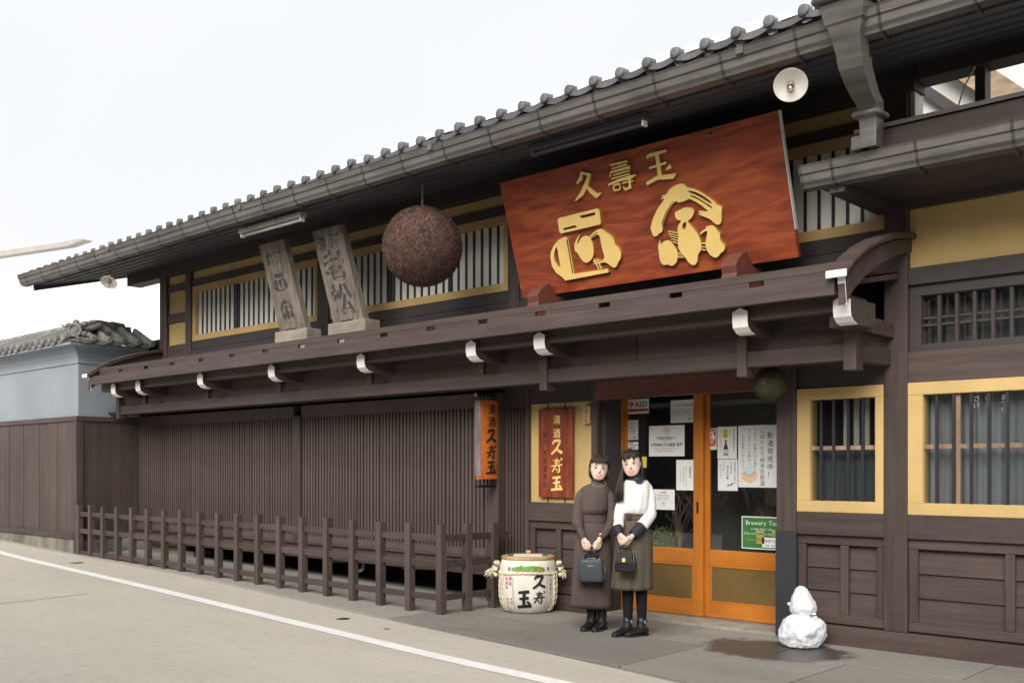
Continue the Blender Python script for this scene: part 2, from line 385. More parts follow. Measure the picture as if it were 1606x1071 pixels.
    l.new(hs.outputs['Color'], b.inputs['Base Color']); l.new(rough, b.inputs['Roughness'])
    bp = n.new('ShaderNodeBump'); bp.inputs['Strength'].default_value = bump; bp.inputs['Distance'].default_value = .008
    l.new(fine.outputs['Fac'], bp.inputs['Height']); l.new(bp.outputs['Normal'], b.inputs['Normal'])
    b.inputs['Specular IOR Level'].default_value = .35
    return m
M_road = ground_mat('road_concrete', (.57, .525, .45), (.69, .64, .555), (.43, .39, .33), .45, .4)
M_pave = ground_mat('pavement_concrete', (.25, .232, .205), (.32, .30, .262), (.19, .175, .155), .4, .35)
M_slab = ground_mat('pavement_slab', (.20, .188, .168), (.31, .292, .262), (.145, .135, .12), .55, .4, wet=(-4.0, 7.42, 1.5, 2.0))
M_joint = mat('joint_dirt', (.17, .155, .13), .95, .4, 20, bump=.4)
M_line = mat('white_road_paint', (.84, .83, .80), .7, .06, 14, bump=.25, bscale=90, rand=0)
XS = [-60, -45, -32, -26, -22, -19.5, -18] + [-17 + .5 * i for i in range(41)] + [5, 8, 14, 24, 40]
sheet([-400, -120, -60, -32, -15.5, -8, 0, 40, 120, 400], lambda x: (-400, 400), 8, lambda x, y: gz(x, y) - .16, 'ground', M_pave)
road = sheet(XS, lambda x: (-1.9, bnd(x) - .006), 14, lambda x, y: gz(x, y), 'road', M_road)
pave = sheet(XS, lambda x: (bnd(x) + .004, 14), 6, lambda x, y: base(x) - (.022 if x > -7.6 else 0), 'pavement', M_pave)
jt = sheet(XS, lambda x: (bnd(x) - .05, bnd(x) + .05), 2, lambda x, y: base(x) - .0245, 'gutter_joint', M_joint, None, pave)
kf = MB(); kf.loft([[(x, bnd(x) + .004, base(x) - (.022 if x > -7.6 else 0) + .0005), (x, bnd(x) - .001, base(x) - .05)] for x in XS], False, False); kf.build('kerb_face', M_pave, pave)
ln = sheet(XS, lambda x: (lin(x) - .078, lin(x) + .078), 2, lambda x, y: gz(x, y) + .004, 'edge_line', M_line, None, road)
# shallow sawn joint across the road and a few small stains / iron lids
cj = MB()
for i in range(14):
    a, b = 5.2 - i * .5, 5.2 - (i + 1) * .5
    xa, xb = -11.3 + (5.2 - a) * .13 + .02 * math.sin(i * 1.7), -11.3 + (5.2 - b) * .13 + .02 * math.sin((i + 1) * 1.7)
    cj.add([(xa - .008, a, gz(xa, a) + .002), (xa + .008, a, gz(xa, a) + .002), (xb + .008, b, gz(xb, b) + .002), (xb - .008, b, gz(xb, b) + .002)], [(0, 1, 2, 3)])
cj.build('road_joint', M_joint, road)
for i, (x, y, s) in enumerate([(-8.0, 6.22, .07), (-14.5, 6.5, .10), (-7.2, 6.1, .03)]):
    MB().lathe([(s, -.004), (s, .001)], 16, (0, 0, 0)).build('drain_lid', M_iron, pave).location = (x, y, gz(x, y))
# stone slabs in front of the shop
x = -7.6; row = 0
for (ya, yb, start, step) in ((7.27, 8.05, -7.6, 1.22), (0, 7.257, -7.6, 1.45)):
    x = start; k = 0
    while x < 2.5:
        w = step * (1 + .18 * math.sin(k * 2.3 + ya)); x2 = x + w - .013
        f = lambda q: bnd(q) + .012 if ya == 0 else ya
        zt = rnd.uniform(-.0025, .0015)
        sk = .05 * math.sin(k * 1.3)
        pts = [(x, f(x), zt), (x2, f(x2), zt), (x2 + (sk if ya else 0) * 0, yb, zt + rnd.uniform(-.001, .001)), (x, yb, zt)]
        MB().prism([(p[0], p[1], p[2] - .05) for p in pts], (0, 0, .05)).build('slab', M_slab, pave, bevel=.004)
        x += w; k += 1
MB().box(-6.4, -4.29, 8.052, 8.62, -.02, .018).build('door_threshold', M_stone, pave, bevel=.006)
# deeper shop-floor slab behind the facade line so that nothing floats
# ------------------------------------------------------------------ the brewery house
YF = 8.05
H = root('brewery_house', (-9, YF, 0), 'long dark brown timber brewery house with ochre panels and tiled eaves', 'building')
# ---- back walls (dark), closing the volume
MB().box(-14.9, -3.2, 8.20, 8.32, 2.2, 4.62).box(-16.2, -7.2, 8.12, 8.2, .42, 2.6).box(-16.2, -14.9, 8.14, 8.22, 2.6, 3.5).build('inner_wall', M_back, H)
MB().box(-14.9, -14.75, 8.2, 14, 2.2, 4.9).box(-15.4, 1.5, 13.9, 14.05, 0, 4.6).build('rear_wall', M_dark, H)
MB().box(-7.2, -4.1, 10.6, 10.7, 0, 3).box(-7.25, -7.2, 8.2, 10.7, 0, 3).box(-4.1, -4.05, 8.2, 10.7, 0, 3).box(-7.2, -4.1, 8.5, 10.7, 2.45, 2.5).box(-7.2, -4.1, 8.62, 10.7, 0, .02).build('shop_interior', mat('shop_wall', (.055, .055, .058), .8, .15, 2, bump=0), H)
# ---- posts
def post(x0, x1, z0, z1, y0=8.01, y1=8.2, m=M_brownv): return bx('post', m, H, x0, x1, y0, y1, z0, z1, .006)
post(-14.93, -14.72, 2.2, 4.6); post(-14.157, -13.995, 2.9, 4.42); post(-10.85, -10.61, 2.9, 4.42); post(-7.47, -7.31, 2.9, 4.42)
post(-3.355, -3.168, .155, 4.42, 8.0)
post(-11.285, -11.112, .5, 2.14, 7.93, 8.12); post(-7.712, -7.53, .02, 2.26, 7.93, 8.12)
post(-7.21, -7.17, .12, 2.4); post(-6.34, -6.262, .02, 2.44, 8.02); post(-4.292, -4.112, .02, 2.44, 7.99, 8.4)
bx('post_sleeve', M_grey, H, -4.298, -4.106, 7.984, 8.395, .019, .92, .003)
bx('post', M_dark, H, -6.262, -6.335 + .11, 8.1, 8.5, .02, 2.3, .003)
# ---- upper storey beams and ochre panels
bx('wall_plate', M_dark, H, -15.9, -3.1, 7.96, 8.2, 4.41, 4.63, .006)
bx('wall_plate', M_dark, H, -3.1, 2.0, 7.98, 8.2, 4.47, 4.64, .006)
def infill(x0, x1, z0, z1): return bx('ochre_panel', M_gold, H, x0, x1, 8.062, 8.2, z0, z1, 0)
for z0, z1 in ((3.345, 3.69), (3.83, 4.17), (4.27, 4.408)): infill(-14.72, -14.157, z0, z1)
for z0, z1 in ((3.69, 3.83), (4.17, 4.27), (2.98, 3.345)): bx('beam', M_brown, H, -14.72, -14.157, 8.03, 8.2, z0, z1)
for a, b in ((-13.995, -10.85), (-10.61, -7.47), (-7.31, -3.355)):
    infill(a, b, 4.28, 4.408)
    bx('beam', M_brown, H, a, b, 8.03, 8.2, 4.18, 4.28)
    # barred window: ochre frame, pale boards behind dark bars
    z0, z1, t = 3.36, 4.18, .088
    fr = MB().box(a, b, 8.035, 8.19, z0, z0 + t).box(a, b, 8.035, 8.19, z1 - t, z1).box(a, a + t, 8.037, 8.19, z0 + t, z1 - t).box(b - t, b, 8.037, 8.19, z0 + t, z1 - t).build('window', M_gold, H, bevel=.003)
    n = round((b - a - 2 * t) / .125); p = (b - a - 2 * t) / n
    sm = MB().box(-.0125, .0125, -.007, .007, -(z1 - z0) / 2 + t, (z1 - z0) / 2 - t).mesh('bar', M_slat)
    pm = MB().box(-p / 2 + .004, p / 2 - .004, -.01, .01, -(z1 - z0) / 2 + t, (z1 - z0) / 2 - t).mesh('board', M_shoji)
    for i in range(n):
        inst('board', pm, (a + t + (i + .5) * p, 8.105, (z0 + z1) / 2), fr)
        if i: inst('bar', sm, (a + t + i * p, 8.086, (z0 + z1) / 2), fr)
    for q in (1 / 3, 2 / 3): MB().box(a + t + (b - a) * q - .03, a + t + (b - a) * q + .03, 8.075, 8.094, z0 + t, z1 - t).build('mullion', M_slat, fr)
    for k in range(3): bx('clapboard', M_dark, H, a, b, 8.03 - .010 * k, 8.2, 3.235 - .125 * k, 3.36 - .125 * k - .005, .003)
# ---- eaves of the main roof: slope .28
def soff(y): return 4.30 + (y - 6.7) * .235
rp = lambda y, x, dz=0: (x, y, soff(y) + dz)
RT = .13
rb = MB()
rb.prism([(-16.3, 6.66, soff(6.66)), (-16.3, 6.66, soff(6.66) + RT), (-16.3, 13, soff(13) + RT), (-16.3, 13, soff(13))], (8.8, 0, 0))
rb.prism([(-7.5, 6.66, soff(6.66)), (-7.5, 6.66, soff(6.66) + RT), (-7.5, 8.4, soff(8.4) + RT), (-7.5, 8.4, soff(8.4))], (4.3, 0, 0))
rb.prism([(-3.2, 6.66, soff(6.66)), (-3.2, 6.66, soff(6.66) + RT), (-3.2, 8.28, soff(8.28) + RT), (-3.2, 8.28, soff(8.28))], (5.2, 0, 0))
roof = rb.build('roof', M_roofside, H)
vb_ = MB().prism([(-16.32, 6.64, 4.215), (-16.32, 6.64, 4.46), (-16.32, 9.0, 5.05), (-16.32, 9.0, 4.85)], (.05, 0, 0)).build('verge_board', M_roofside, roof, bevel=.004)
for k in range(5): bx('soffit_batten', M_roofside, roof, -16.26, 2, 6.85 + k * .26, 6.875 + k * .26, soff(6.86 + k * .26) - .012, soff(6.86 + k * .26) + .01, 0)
# eave tiles: pan + round end, one object each
def tile_mesh(name, m, L=.30, w=.262, rc=.043):
    mb = MB(); top, bot = [], []
    K = 8
    prof = [(-w / 2 + w * i / K, -.030 * math.sin(math.pi * i / K)) for i in range(K + 1)]
    rings = []
    for y, dz in ((0, 0), (L, .281 * L)):
        rings.append([(x, y, z + dz + .018) for x, z in prof] + [(x, y, z + dz - .006) for x, z in prof[::-1]])
    mb.loft(rings, True, True)
    # front lip
    mb.loft([[(x, -.004, z + .022) for x, z in prof] + [(x, -.004, z - .026) for x, z in prof[::-1]], [(x, .012, z + .022) for x, z in prof] + [(x, .012, z - .026) for x, z in prof[::-1]]], True, True)
    cyl = lambda r, y: [(w / 2 + r * math.cos(t), y, .022 + .281 * max(y, 0) + r * math.sin(t)) for t in [2 * math.pi * j / 12 for j in range(12)]]
    mb.loft([cyl(rc * .6, -.028), cyl(rc * .92, -.022), cyl(rc, -.012), cyl(rc, .03), cyl(rc * .82, .05), cyl(rc * .8, L)], True, True)
    return mb.mesh(name, m, False)
TM = tile_mesh('tile', M_tile)
sc = [(.1, 0)]
for i in range(62):
    x = -16.18 + i * .2605
    if x > 1.6: break
    inst('tile', TM, (x, 6.50 + rnd.uniform(-.004, .004), 4.428 + .0105 * (x + 16.2) + rnd.uniform(-.004, .004)), roof, rot=(rnd.uniform(-.01, .01), rnd.uniform(-.015, .015), 0))
# snow lying in the pans and over the roof
sn = MB(); rows = []
xs_ = [-16.25 + .0326 * i for i in range(int(18 / .0326))]
for j, (y, lift) in enumerate([(6.512, -.02), (6.514, .028), (6.53, .052), (6.58, .066), (6.7, .08), (7.2, .10), (9, .12)]):
    row = []
    for x in xs_:
        ph = ((x + 16.18 + .13) / .2605) % 1
        up = abs(ph - 0) if ph < .5 else 1 - ph        # 0 at the round ends
        nzv = noise.noise(Vector((x * 2.3, y * 3, 1.7)))
        z = 4.448 + .0105 * (x + 16.2) + (y - 6.5) * .281 + lift * (.75 + .5 * nzv) - (.06 if up < .17 else 0) * (1 if j < 3 else 0)
        row.append((x, y + .03 * nzv * (j < 3) + (.03 if (up < .17 and j < 3) else 0), min(z, 9)))
    rows.append(row)
sn.loft(rows, False, False); so = sn.build('snow', M_snow, roof, smooth=True)
# gutter with straps
GP = [(6.44, 4.452), (6.452, 4.437), (6.462, 4.392), (6.478, 4.384), (6.484, 4.335), (6.505, 4.312), (6.512, 4.292), (6.60, 4.286), (6.625, 4.30), (6.632, 4.44)]
def profile_run(mb, prof, x0, x1, th=.0): mb.loft([[(x0, y, z) for y, z in prof], [(x1, y, z) for y, z in prof]], True, True)
gm = MB()
inner = [(6.62, 4.44), (6.612, 4.306), (6.53, 4.304), (6.50, 4.345), (6.472, 4.41), (6.455, 4.452)]
profile_run(gm, GP + inner, -16.46, 2.0)
gm.loft([[(-16.455, y, z) for y, z in GP], [(-16.44, y, z) for y, z in GP]], True, True)
gut = gm.build('gutter', M_lead, H)
def grow(pr, c, k): return [(c[0] + (y - c[0]) * k, c[1] + (z - c[1]) * k) for y, z in pr]
bm_ = MB(); GB = grow(GP, (6.54, 4.38), 1.035)
bm_.loft([[(-.011, y, z) for y, z in GB], [(.011, y, z) for y, z in GB]], True, True)
bm_.tube([(0, 6.50, 4.29), (0, 6.56, 4.255), (0, 6.64, 4.25), (0, 6.66, 4.30)], .005, 6)
BMs = bm_.mesh('gutter_strap', mat('strap_iron', (.06, .055, .052), .5, .3, 8, metal=.3))
x = -16.2
while x < 1.8:
    inst('gutter_strap', BMs, (x, 0, 0), gut); x += .585
for x in [-13.4, -10.2, -7.0, -3.75, -.4]: bx('gutter_joint_sleeve', M_lead, gut, x - .03, x + .03, 6.438, 6.45, 4.40, 4.45, 0)
# ornate lead downspout: swan-neck box stepping back to the lower gutter
st = [(4.56, 6.37, -3.11, -2.81, .16), (4.50, 6.37, -3.11, -2.81, .16), (4.385, 6.395, -3.085, -2.82, .15), (4.375, 6.41, -3.075, -2.835, .14), (4.30, 6.44, -3.06, -2.86, .14), (4.20, 6.50, -3.05, -2.88, .14),
      (4.17, 6.515, -3.055, -2.875, .15), (4.12, 6.55, -3.055, -2.885, .15), (4.06, 6.64, -3.06, -2.90, .15), (4.01, 6.76, -3.07, -2.925, .15), (3.98, 6.85, -3.075, -2.935, .15), (3.95, 6.90, -3.08, -2.95, .14), (3.90, 6.94, -3.09, -2.965, .13), (3.84, 6.95, -3.09, -2.97, .13), (3.70, 6.95, -3.09, -2.97, .13)]
dm = MB(); dm.loft([[(x0, y, z), (x1, y, z), (x1, y + d, z + (.03 if k > 5 and k < 12 else 0)), (x0, y + d, z + (.03 if k > 5 and k < 12 else 0))] for k, (z, y, x0, x1, d) in enumerate(st)], True, True)
dsp = dm.build('downspout', M_lead, H, bevel=.004)
rg = MB(); 
for z, y, e, r in ((3.93, 6.925, .018, .022), (4.545, 6.37, .02, .03)):
    x0, x1, dd = ((-3.09, -2.965, .13) if z < 4 else (-3.11, -2.81, .16))
    rg.tube([(x0 - e, y - e, z), (x1 + e, y - e, z), (x1 + e, y + dd + e, z), (x0 - e, y + dd + e, z), (x0 - e, y - e, z)], r, 8)
rg.build('bead', M_lead, dsp, smooth=True)
MB().box(-3.16, -3.03, 6.96, 7.12, 3.70, 3.80).build('spout_shoe', M_lead, dsp, bevel=.01)
# ---- small roof over the right bay with its own gutter
def gp2(y, z): return (y + .555, z - .765)
GP2 = [gp2(*p) for p in GP]; g2 = MB(); profile_run(g2, GP2 + [gp2(*p) for p in inner], -3.585, 2.0); g2.loft([[(-3.58, y, z) for y, z in GP2], [(-3.565, y, z) for y, z in GP2]], True, True)
gut2 = g2.build('gutter', M_lead, H)
for i, x in enumerate([-3.33, -2.72, -2.1, -1.5, -.9]): inst('gutter_strap', BMs, (x, .555, -.765), gut2)
sr = MB().prism([(-3.23, 7.24, 3.63), (-3.23, 7.24, 3.90), (-3.23, 8.0, 4.02), (-3.23, 8.0, 3.60)], (5.2, 0, 0)).build('lower_roof', M_brown, H, bevel=.004)
MB().prism([(-3.25, 7.215, 3.90), (-3.25, 7.215, 3.93), (-3.25, 8.0, 4.06), (-3.25, 8.0, 4.02)], (5.2, 0, 0)).build('roof_cap', M_lead, sr)
bx('soffit_board', M_dark, sr, -3.50, 2.0, 7.2, 8.0, 3.54, 3.625, .004)
bx('arm_beam', M_dark, sr, -3.40, -3.28, 7.12, 8.0, 3.47, 3.54, .004)
# ---- open gable end above the lower roof: short posts, the white-walled house behind is its own thing
bx('post', M_brownv, H, -2.675, -2.60, 8.05, 8.18, 4.0, 4.47, .004)
bx('lit_reveal', M_white, H, -3.165, -3.125, 8.05, 8.22, 3.98, 4.47, .002)  # white colour stands in for daylight on the post's side face
MB().tube([(-2.66, 8.02, 4.47), (-2.70, 7.9, 4.3), (-2.74, 7.85, 4.1), (-2.76, 7.84, 4.02)], .006, 6).build('cable', M_white, H)
# ---- right bay: ochre panel, transom lattice, ochre window, boarded dado
XR = 1.6
bx('beam', M_dark, H, -3.168, XR, 8.015, 8.2, 3.485, 4.0, .005)
bx('ochre_panel', M_gold, H, -3.168, XR, 8.062, 8.2, 3.02, 3.485, 0)
bx('beam', M_dark, H, -3.168, XR, 8.01, 8.2, 2.885, 3.02, .005)
bx('beam', M_brown, H, -3.168, XR, 8.01, 8.2, 2.118, 2.36, .005)
tw = MB().box(-3.13, XR, 8.05, 8.2, 2.80, 2.885).box(-3.13, XR, 8.05, 8.2, 2.36, 2.42).box(-3.168, -3.08, 8.052, 8.2, 2.36, 2.885).build('transom_window', M_dark, H, bevel=.003)
vb = MB().box(-.013, .013, -.02, .02, -.19, .19).mesh('bar', M_dark)
for i in range(1, 34): inst('bar', vb, (-3.08 + i * .132, 8.09, 2.61), tw, bevel=.002)
for z in (2.625, 2.57): bx('rail', M_dark, tw, -3.08, XR, 8.095, 8.125, z - .009, z + .009, 0)
bx('pane', M_glass2, tw, -3.08, XR, 8.15, 8.156, 2.42, 2.80, 0)
M_curt = mat('grey_curtain', (.34, .355, .375), .9, .18, 3.5, (9, 9, .25), .2, 20, (20, 20, .4))
M_curt2 = mat('sheer_curtain', (.30, .33, .36), .9, .22, 3.5, (8, 8, .25), .2, 20, (20, 20, .4))
def curtain(x0, x1, y, z0, z1, parent, m, amp=.014, per=.09):
    mb = MB(); n = int((x1 - x0) / .012)
    r0 = [(x0 + (x1 - x0) * i / n, y + amp * math.sin(2 * math.pi * i * .012 / per + .9 * math.sin(i * .07)), z0) for i in range(n + 1)]
    mb.loft([r0, [(a, b, z1) for a, b, c in r0]], False, False); return mb.build('curtain', m, parent, smooth=True)
curtain(-3.1, XR, 8.24, 2.36, 2.88, tw, mat('dim_backing', (.12, .125, .125), .9, .3, 2, bump=0))
def ochre_window(x0, x1, inx0, inx1, bars, mull, glassz):
    z0, z1, iz0, iz1 = 1.085, 2.118, 1.178, 2.022
    w = MB().box(x0, x1, 8.0, 8.14, z0, iz0).box(x0, x1, 8.0, 8.14, iz1, z1).box(x0, inx0, 8.002, 8.14, iz0, iz1).box(inx1, x1, 8.002, 8.14, iz0, iz1).build('window', M_gold, H, bevel=.004)
    bmh = MB().box(-.011, .011, -.010, .010, -(iz1 - iz0) / 2, (iz1 - iz0) / 2).mesh('bar', M_slat)
    for b in bars: inst('bar', bmh, (b, 8.022, (iz0 + iz1) / 2), w)
    bx('sash_rail', M_sash, w, inx0, inx1, 8.036, 8.06, 1.60, 1.635, .002)
    for m_ in mull: bx('sash_stile', M_sash, w, m_ - .019, m_ + .019, 8.034, 8.062, iz0, iz1, .002)
    bx('pane', M_glass2, w, inx0, inx1, 8.046, 8.050, iz0, iz1, 0)
    return w
M_sash = mat('weathered_sash', (.30, .19, .13), .7, .35, 6, (3, 3, .6), .3, 30, (14, 14, 1))
w1 = ochre_window(-4.108, -3.36, -3.988, -3.428, [-3.895, -3.786, -3.66, -3.535], [], 0)
w2 = ochre_window(-3.165, -1.3, -3.048, -1.42, [-2.945 + .128 * i for i in range(12)], [-2.795, -1.9], 0)
curtain(-4.06, -3.36, 8.17, 1.1, 1.62, w1, mat('blue_grey_curtain', (.10, .115, .13), .9, .2, 3, (9, 9, .3), .1, 20))
for i, x in enumerate([-3.78, -3.69, -3.60, -3.51, -3.44]): bx('pale_slat', M_shoji, w1, x - .022, x + .022, 8.24, 8.26, 1.63, 2.03, 0)
bx('inner_backing', M_back, w1, -4.1, -3.37, 8.3, 8.32, 1.1, 2.1, 0)
curtain(-3.1, -1.38, 8.17, 1.1, 2.05, w2, M_curt)
bx('inner_backing', M_back, w2, -3.16, -1.3, 8.3, 8.32, 1.1, 2.1, 0)
# handwriting seen through the right window glass
hw = MB(); fnw = lambda u, v, h=0: (u, 8.043 - h, v)
for s, x, y, sz in (('さけ', -2.685, 2.0, .055), ('のお', -2.60, 2.0, .05), ('まつり', -2.49, 2.0, .05)): vtext(hw, s, sz, fnw, x, y, .95)
hw.build('handwriting', mat('chalk', (.30, .30, .30), .8, bump=0), w2)
def dado(x0, x1, ztop, stiles, boards=3, y=8.05, z0=.24):
    bx('rail', M_brown, H, x0, x1, y - .05, 8.2, ztop - .19, ztop, .005)
    bx('rail', M_brown, H, x0, x1, y - .02, 8.2, ztop - .27, ztop - .192, .005)
    zt = ztop - .272
    bx('rail', M_brown, H, x0, x1, y - .02, 8.2, z0 - .075, z0, .005)
    e = [x0] + stiles + [x1]
    for s in [x0 + .035] + stiles + [x1 - .035]: bx('stile', M_brownv, H, s - .035, s + .035, y - .018, 8.2, z0, zt, .005)
    hb = (zt - z0) / boards
    for i in range(len(e) - 1):
        a, b = e[i] + (.07 if i == 0 else .035), e[i + 1] - (.07 if i == len(e) - 2 else .035)
        for k in range(boards):
            MB().prism([(a, y + .012, z0 + k * hb), (a, y + .03, z0 + (k + 1) * hb - .003), (a, 8.2, z0 + (k + 1) * hb - .003), (a, 8.2, z0 + k * hb)], (b - a, 0, 0)).build('board', M_brown, H)
dado(-4.11, -3.355, 1.085, [-3.70])
dado(-3.168, XR, 1.085, [-2.42, -1.7, -.95, -.2, .6])
bx('ground_sill', M_brown, H, -4.105, XR, 7.975, 8.22, -.01, .155, .008)
bx('beam', M_dark, H, -4.11, -3.355, 8.02, 8.2, 2.12, 2.44, .004)
# ---- bay left of the door: ochre wall with dado, fine lattice strip
bx('ochre_panel', M_gold, H, -7.17, -6.34, 8.055, 8.2, 1.095, 2.12, 0)
bx('beam', M_dark, H, -7.53, -6.34, 8.03, 8.2, 2.12, 2.33, .004)
bx('ochre_panel', M_gold, H, -6.86, -6.43, 8.05, 8.2, 2.33, 2.43, 0)
dado(-7.17, -6.34, 1.093, [-6.78])
bx('ground_sill', M_brown, H, -7.53, -6.34, 7.99, 8.2, -.01, .155, .006)
lt3 = bx('lattice', M_lat, H, -7.53, -7.21, 8.06, 8.12, 1.02, 1.08, 0)
for za, zb in ((2.08, 2.15), (.155, .22)): bx('rail', M_lat, lt3, -7.53, -7.21, 8.06, 8.12, za, zb, 0)
s3 = MB().box(-.014, .014, -.02, .02, -.95, .95).mesh('slat', M_brownv)
for i in range(7): inst('slat', s3, (-7.50 + i * .045, 8.05, 1.13), lt3)
bx('inner_wall', M_dark, H, -7.53, -7.2, 8.12, 8.2, .1, 2.3, 0)
# ---- the long lattice front
sl = MB().box(-.0175, .0175, -.02, .02, -.785, .785).mesh('slat', M_lat)
for a, b, n in ((-15.495, -11.285, 68), (-11.112, -7.712, 56)):
    fo = bx('lattice', M_lat, H, a, b, 7.95, 8.06, 2.11, 2.265, 0)
    bx('rail', M_lat, fo, a, b, 7.93, 8.06, .50, .575, 0)
    for z in (.80, 1.13, 1.46, 1.80): bx('rail', M_lat, fo, a, b, 8.005, 8.03, z - .015, z + .015, 0)
    for i in range(n): inst('slat', sl, (a + (b - a) * (i + .5) / n + rnd.uniform(-.0025, .0025), 7.98 + rnd.uniform(-.002, .002), 1.345), fo, rot=(0, rnd.uniform(-.0012, .0012), rnd.uniform(-.06, .06)))
bx('sill_ledge', M_brown, H, -15.46, -7.60, 7.84, 8.12, .475, .502, .006)
bx('sill_board', M_brown, H, -15.46, -7.60, 7.87, 7.95, .30, .474, .006)
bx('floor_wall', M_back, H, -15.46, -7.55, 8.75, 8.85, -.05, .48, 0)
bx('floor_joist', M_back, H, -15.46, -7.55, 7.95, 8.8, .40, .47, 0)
for i, (a, b, z0, z1) in enumerate([(-15.45, -14.75, .10, .33), (-14.74, -14.30, .09, .24), (-14.74, -14.35, .245, .33), (-14.28, -14.0, .08, .20)]): bx('foundation_stone', M_stone, H, a, b, 8.05, 8.4, z0, z1, .015)
M_pipe = mat('grey_pipe', (.3, .3, .3), .5)
for x in (-14.0, -10.3, -8.9): MB().tube([(x - .6, 8.3, .22), (x, 8.25, .26), (x + .5, 8.3, .28)], .012, 8).build('underfloor_pipe', M_pipe, H, smooth=True)
MB().tube([(-10.05, 8.1, .31), (-9.95, 8.05, .27), (-9.95, 8.04, .20), (-10.02, 8.04, .17)], .022, 8).build('underfloor_pipe', M_pipe, H, smooth=True)
# ---- door head board, sliding doors
bx('head_board', M_red, H, -6.262, -4.295, 7.985, 8.04, 2.125, 2.43, .004)
bx('lintel', M_dark, H, -6.262, -4.295, 8.1, 8.56, 2.23, 2.42, .004)
jamb = bx('door_jamb', M_orange, H, -6.345, -6.222, 8.37, 8.52, .018, 2.23, .004)
def sliding_door(x0, x1, y, st0, st1, nm='sliding_door'):
    d = MB().box(x0, x0 + st0, y - .018, y + .018, .03, 2.225).box(x1 - st1, x1, y - .018, y + .018, .03, 2.225).build(nm, M_orange, H, bevel=.005)
    a, b = x0 + st0, x1 - st1
    for z0, z1 in ((.03, .165), (.53, .672), (2.165, 2.225)): bx('rail', M_orangeh, d, a, b, y - .016, y + .016, z0, z1, .004)
    pm = MB().box(a, b, y - .006, y + .006, .165, .53)
    bx('lower_panel', M_olive, d, a, b, y - .004, y + .006, .165, .53, 0)
    e = .022
    MB().box(a, b, y - .013, y - .004, .53 - e, .53).box(a, b, y - .013, y - .004, .165, .165 + e).box(a, a + e, y - .012, y - .004, .165 + e, .53 - e).box(b - e, b, y - .012, y - .004, .165 + e, .53 - e).build('moulding', M_orangeh, d, bevel=.003)
    bx('glass_pane', M_glass, d, a, b, y - .003, y + .003, .672, 2.165, 0)
    return d
d1 = sliding_door(-6.222, -5.30, 8.44, .035, .105)
d2 = sliding_door(-5.325, -4.27, 8.485, .075, .06)
pl = bx('door_pull', M_iron, d1, -5.365, -5.345, 8.414, 8.423, 1.02, 1.13, .003)
bx('door_track', M_steel, H, -6.26, -4.29, 8.40, 8.52, .017, .028, 0)
# ---- lower pent roof (canopy)
CX0, CX1 = -14.86, -3.2
def cz(y):   # gently hollow slope
    t = (y - 6.86) / (8.05 - 6.86); return 2.775 + .235 * (t ** .95)
cp = MB(); ys = [6.88 + i * .15 for i in range(9)]
cp.loft([[(CX0, y, cz(y) - .012) for y in ys] + [(CX0, y, cz(y) - .055) for y in ys[::-1]], [(CX1 - .03, y, cz(y) - .012) for y in ys] + [(CX1 - .03, y, cz(y) - .055) for y in ys[::-1]]], True, True)
canopy = cp.build('pent_roof', M_brown, H)
yy = 6.92
for k, (a, b) in enumerate([(6.90, 7.13), (7.10, 7.33), (7.30, 7.53), (7.50, 7.73), (7.70, 7.93), (7.90, 8.03)]):
    MB().prism([(CX0 + .02, a, cz(a) + .004), (CX0 + .02, a, cz(a) + .028), (CX0 + .02, b, cz(b) + .016), (CX0 + .02, b, cz(b) - .004)], (CX1 - CX0 - .06, 0, 0)).build('roof_board', M_brown, canopy, bevel=.003)
bx('front_board', M_brown, canopy, CX0 + .02, CX1 - .03, 6.845, 6.898, 2.675, 2.79, .004)
sgd = MB().box(CX0 + .05, CX1 - .06, 6.985, 7.02, 2.872, 2.935)
x = CX0 + .05
while x < CX1 - .2:
    x2 = min(x + .68, CX1 - .06); sgd.box(x, x2 - .075, 6.987, 7.02, 2.80, 2.872); x += .73
sgd.build('snow_guard', M_brown, canopy, bevel=.003)
bx('purlin', M_brown, canopy, CX0 + .02, CX1 - .02, 7.03, 7.14, 2.585, 2.70, .004)
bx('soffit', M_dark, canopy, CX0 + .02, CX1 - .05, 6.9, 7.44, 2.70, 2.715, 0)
bx('header_beam', M_brown, H, -14.95, -3.29, 7.355, 7.45, 2.262, 2.392, .005)
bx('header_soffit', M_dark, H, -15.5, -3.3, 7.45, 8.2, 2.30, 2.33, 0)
BAT = [-15.0 + .06, -14.2, -12.46, -10.77, -9.01, -7.25, -6.38, -5.33, -4.25, -3.33]
for a, b in zip(BAT, BAT[1:]): bx('header_panel', M_brown, H, a + .004, b - .004, 7.40, 7.43, 2.392, 2.715, .002)
for x in BAT[1:-1]:
    if abs(x + 5.33) < .01: continue
    low = 2.19 if x in (-6.38, -4.25) else 2.393
    bx('strut', M_brownv, H, x - .045, x + .045, 7.335 if low < 2.2 else 7.365, 7.40 if low > 2.2 else 7.47, low, 2.66, .004)
bx('strut', M_brownv, H, -3.385, -3.285, 7.33, 7.46, 2.185, 2.60, .004)
bx('strut', M_brownv, H, -14.99, -14.90, 7.33, 7.46, 2.2, 2.60, .004)
bx('side_beam', M_brown, H, -3.375, -3.295, 7.46, 8.0, 2.262, 2.39, .004); bx('side_panel', M_brown, H, -3.35, -3.33, 7.43, 8.0, 2.39, 2.48, .003)
bx('side_arm', M_brown, H, -3.385, -3.27, 7.1, 8.0, 2.48, 2.60, .004)
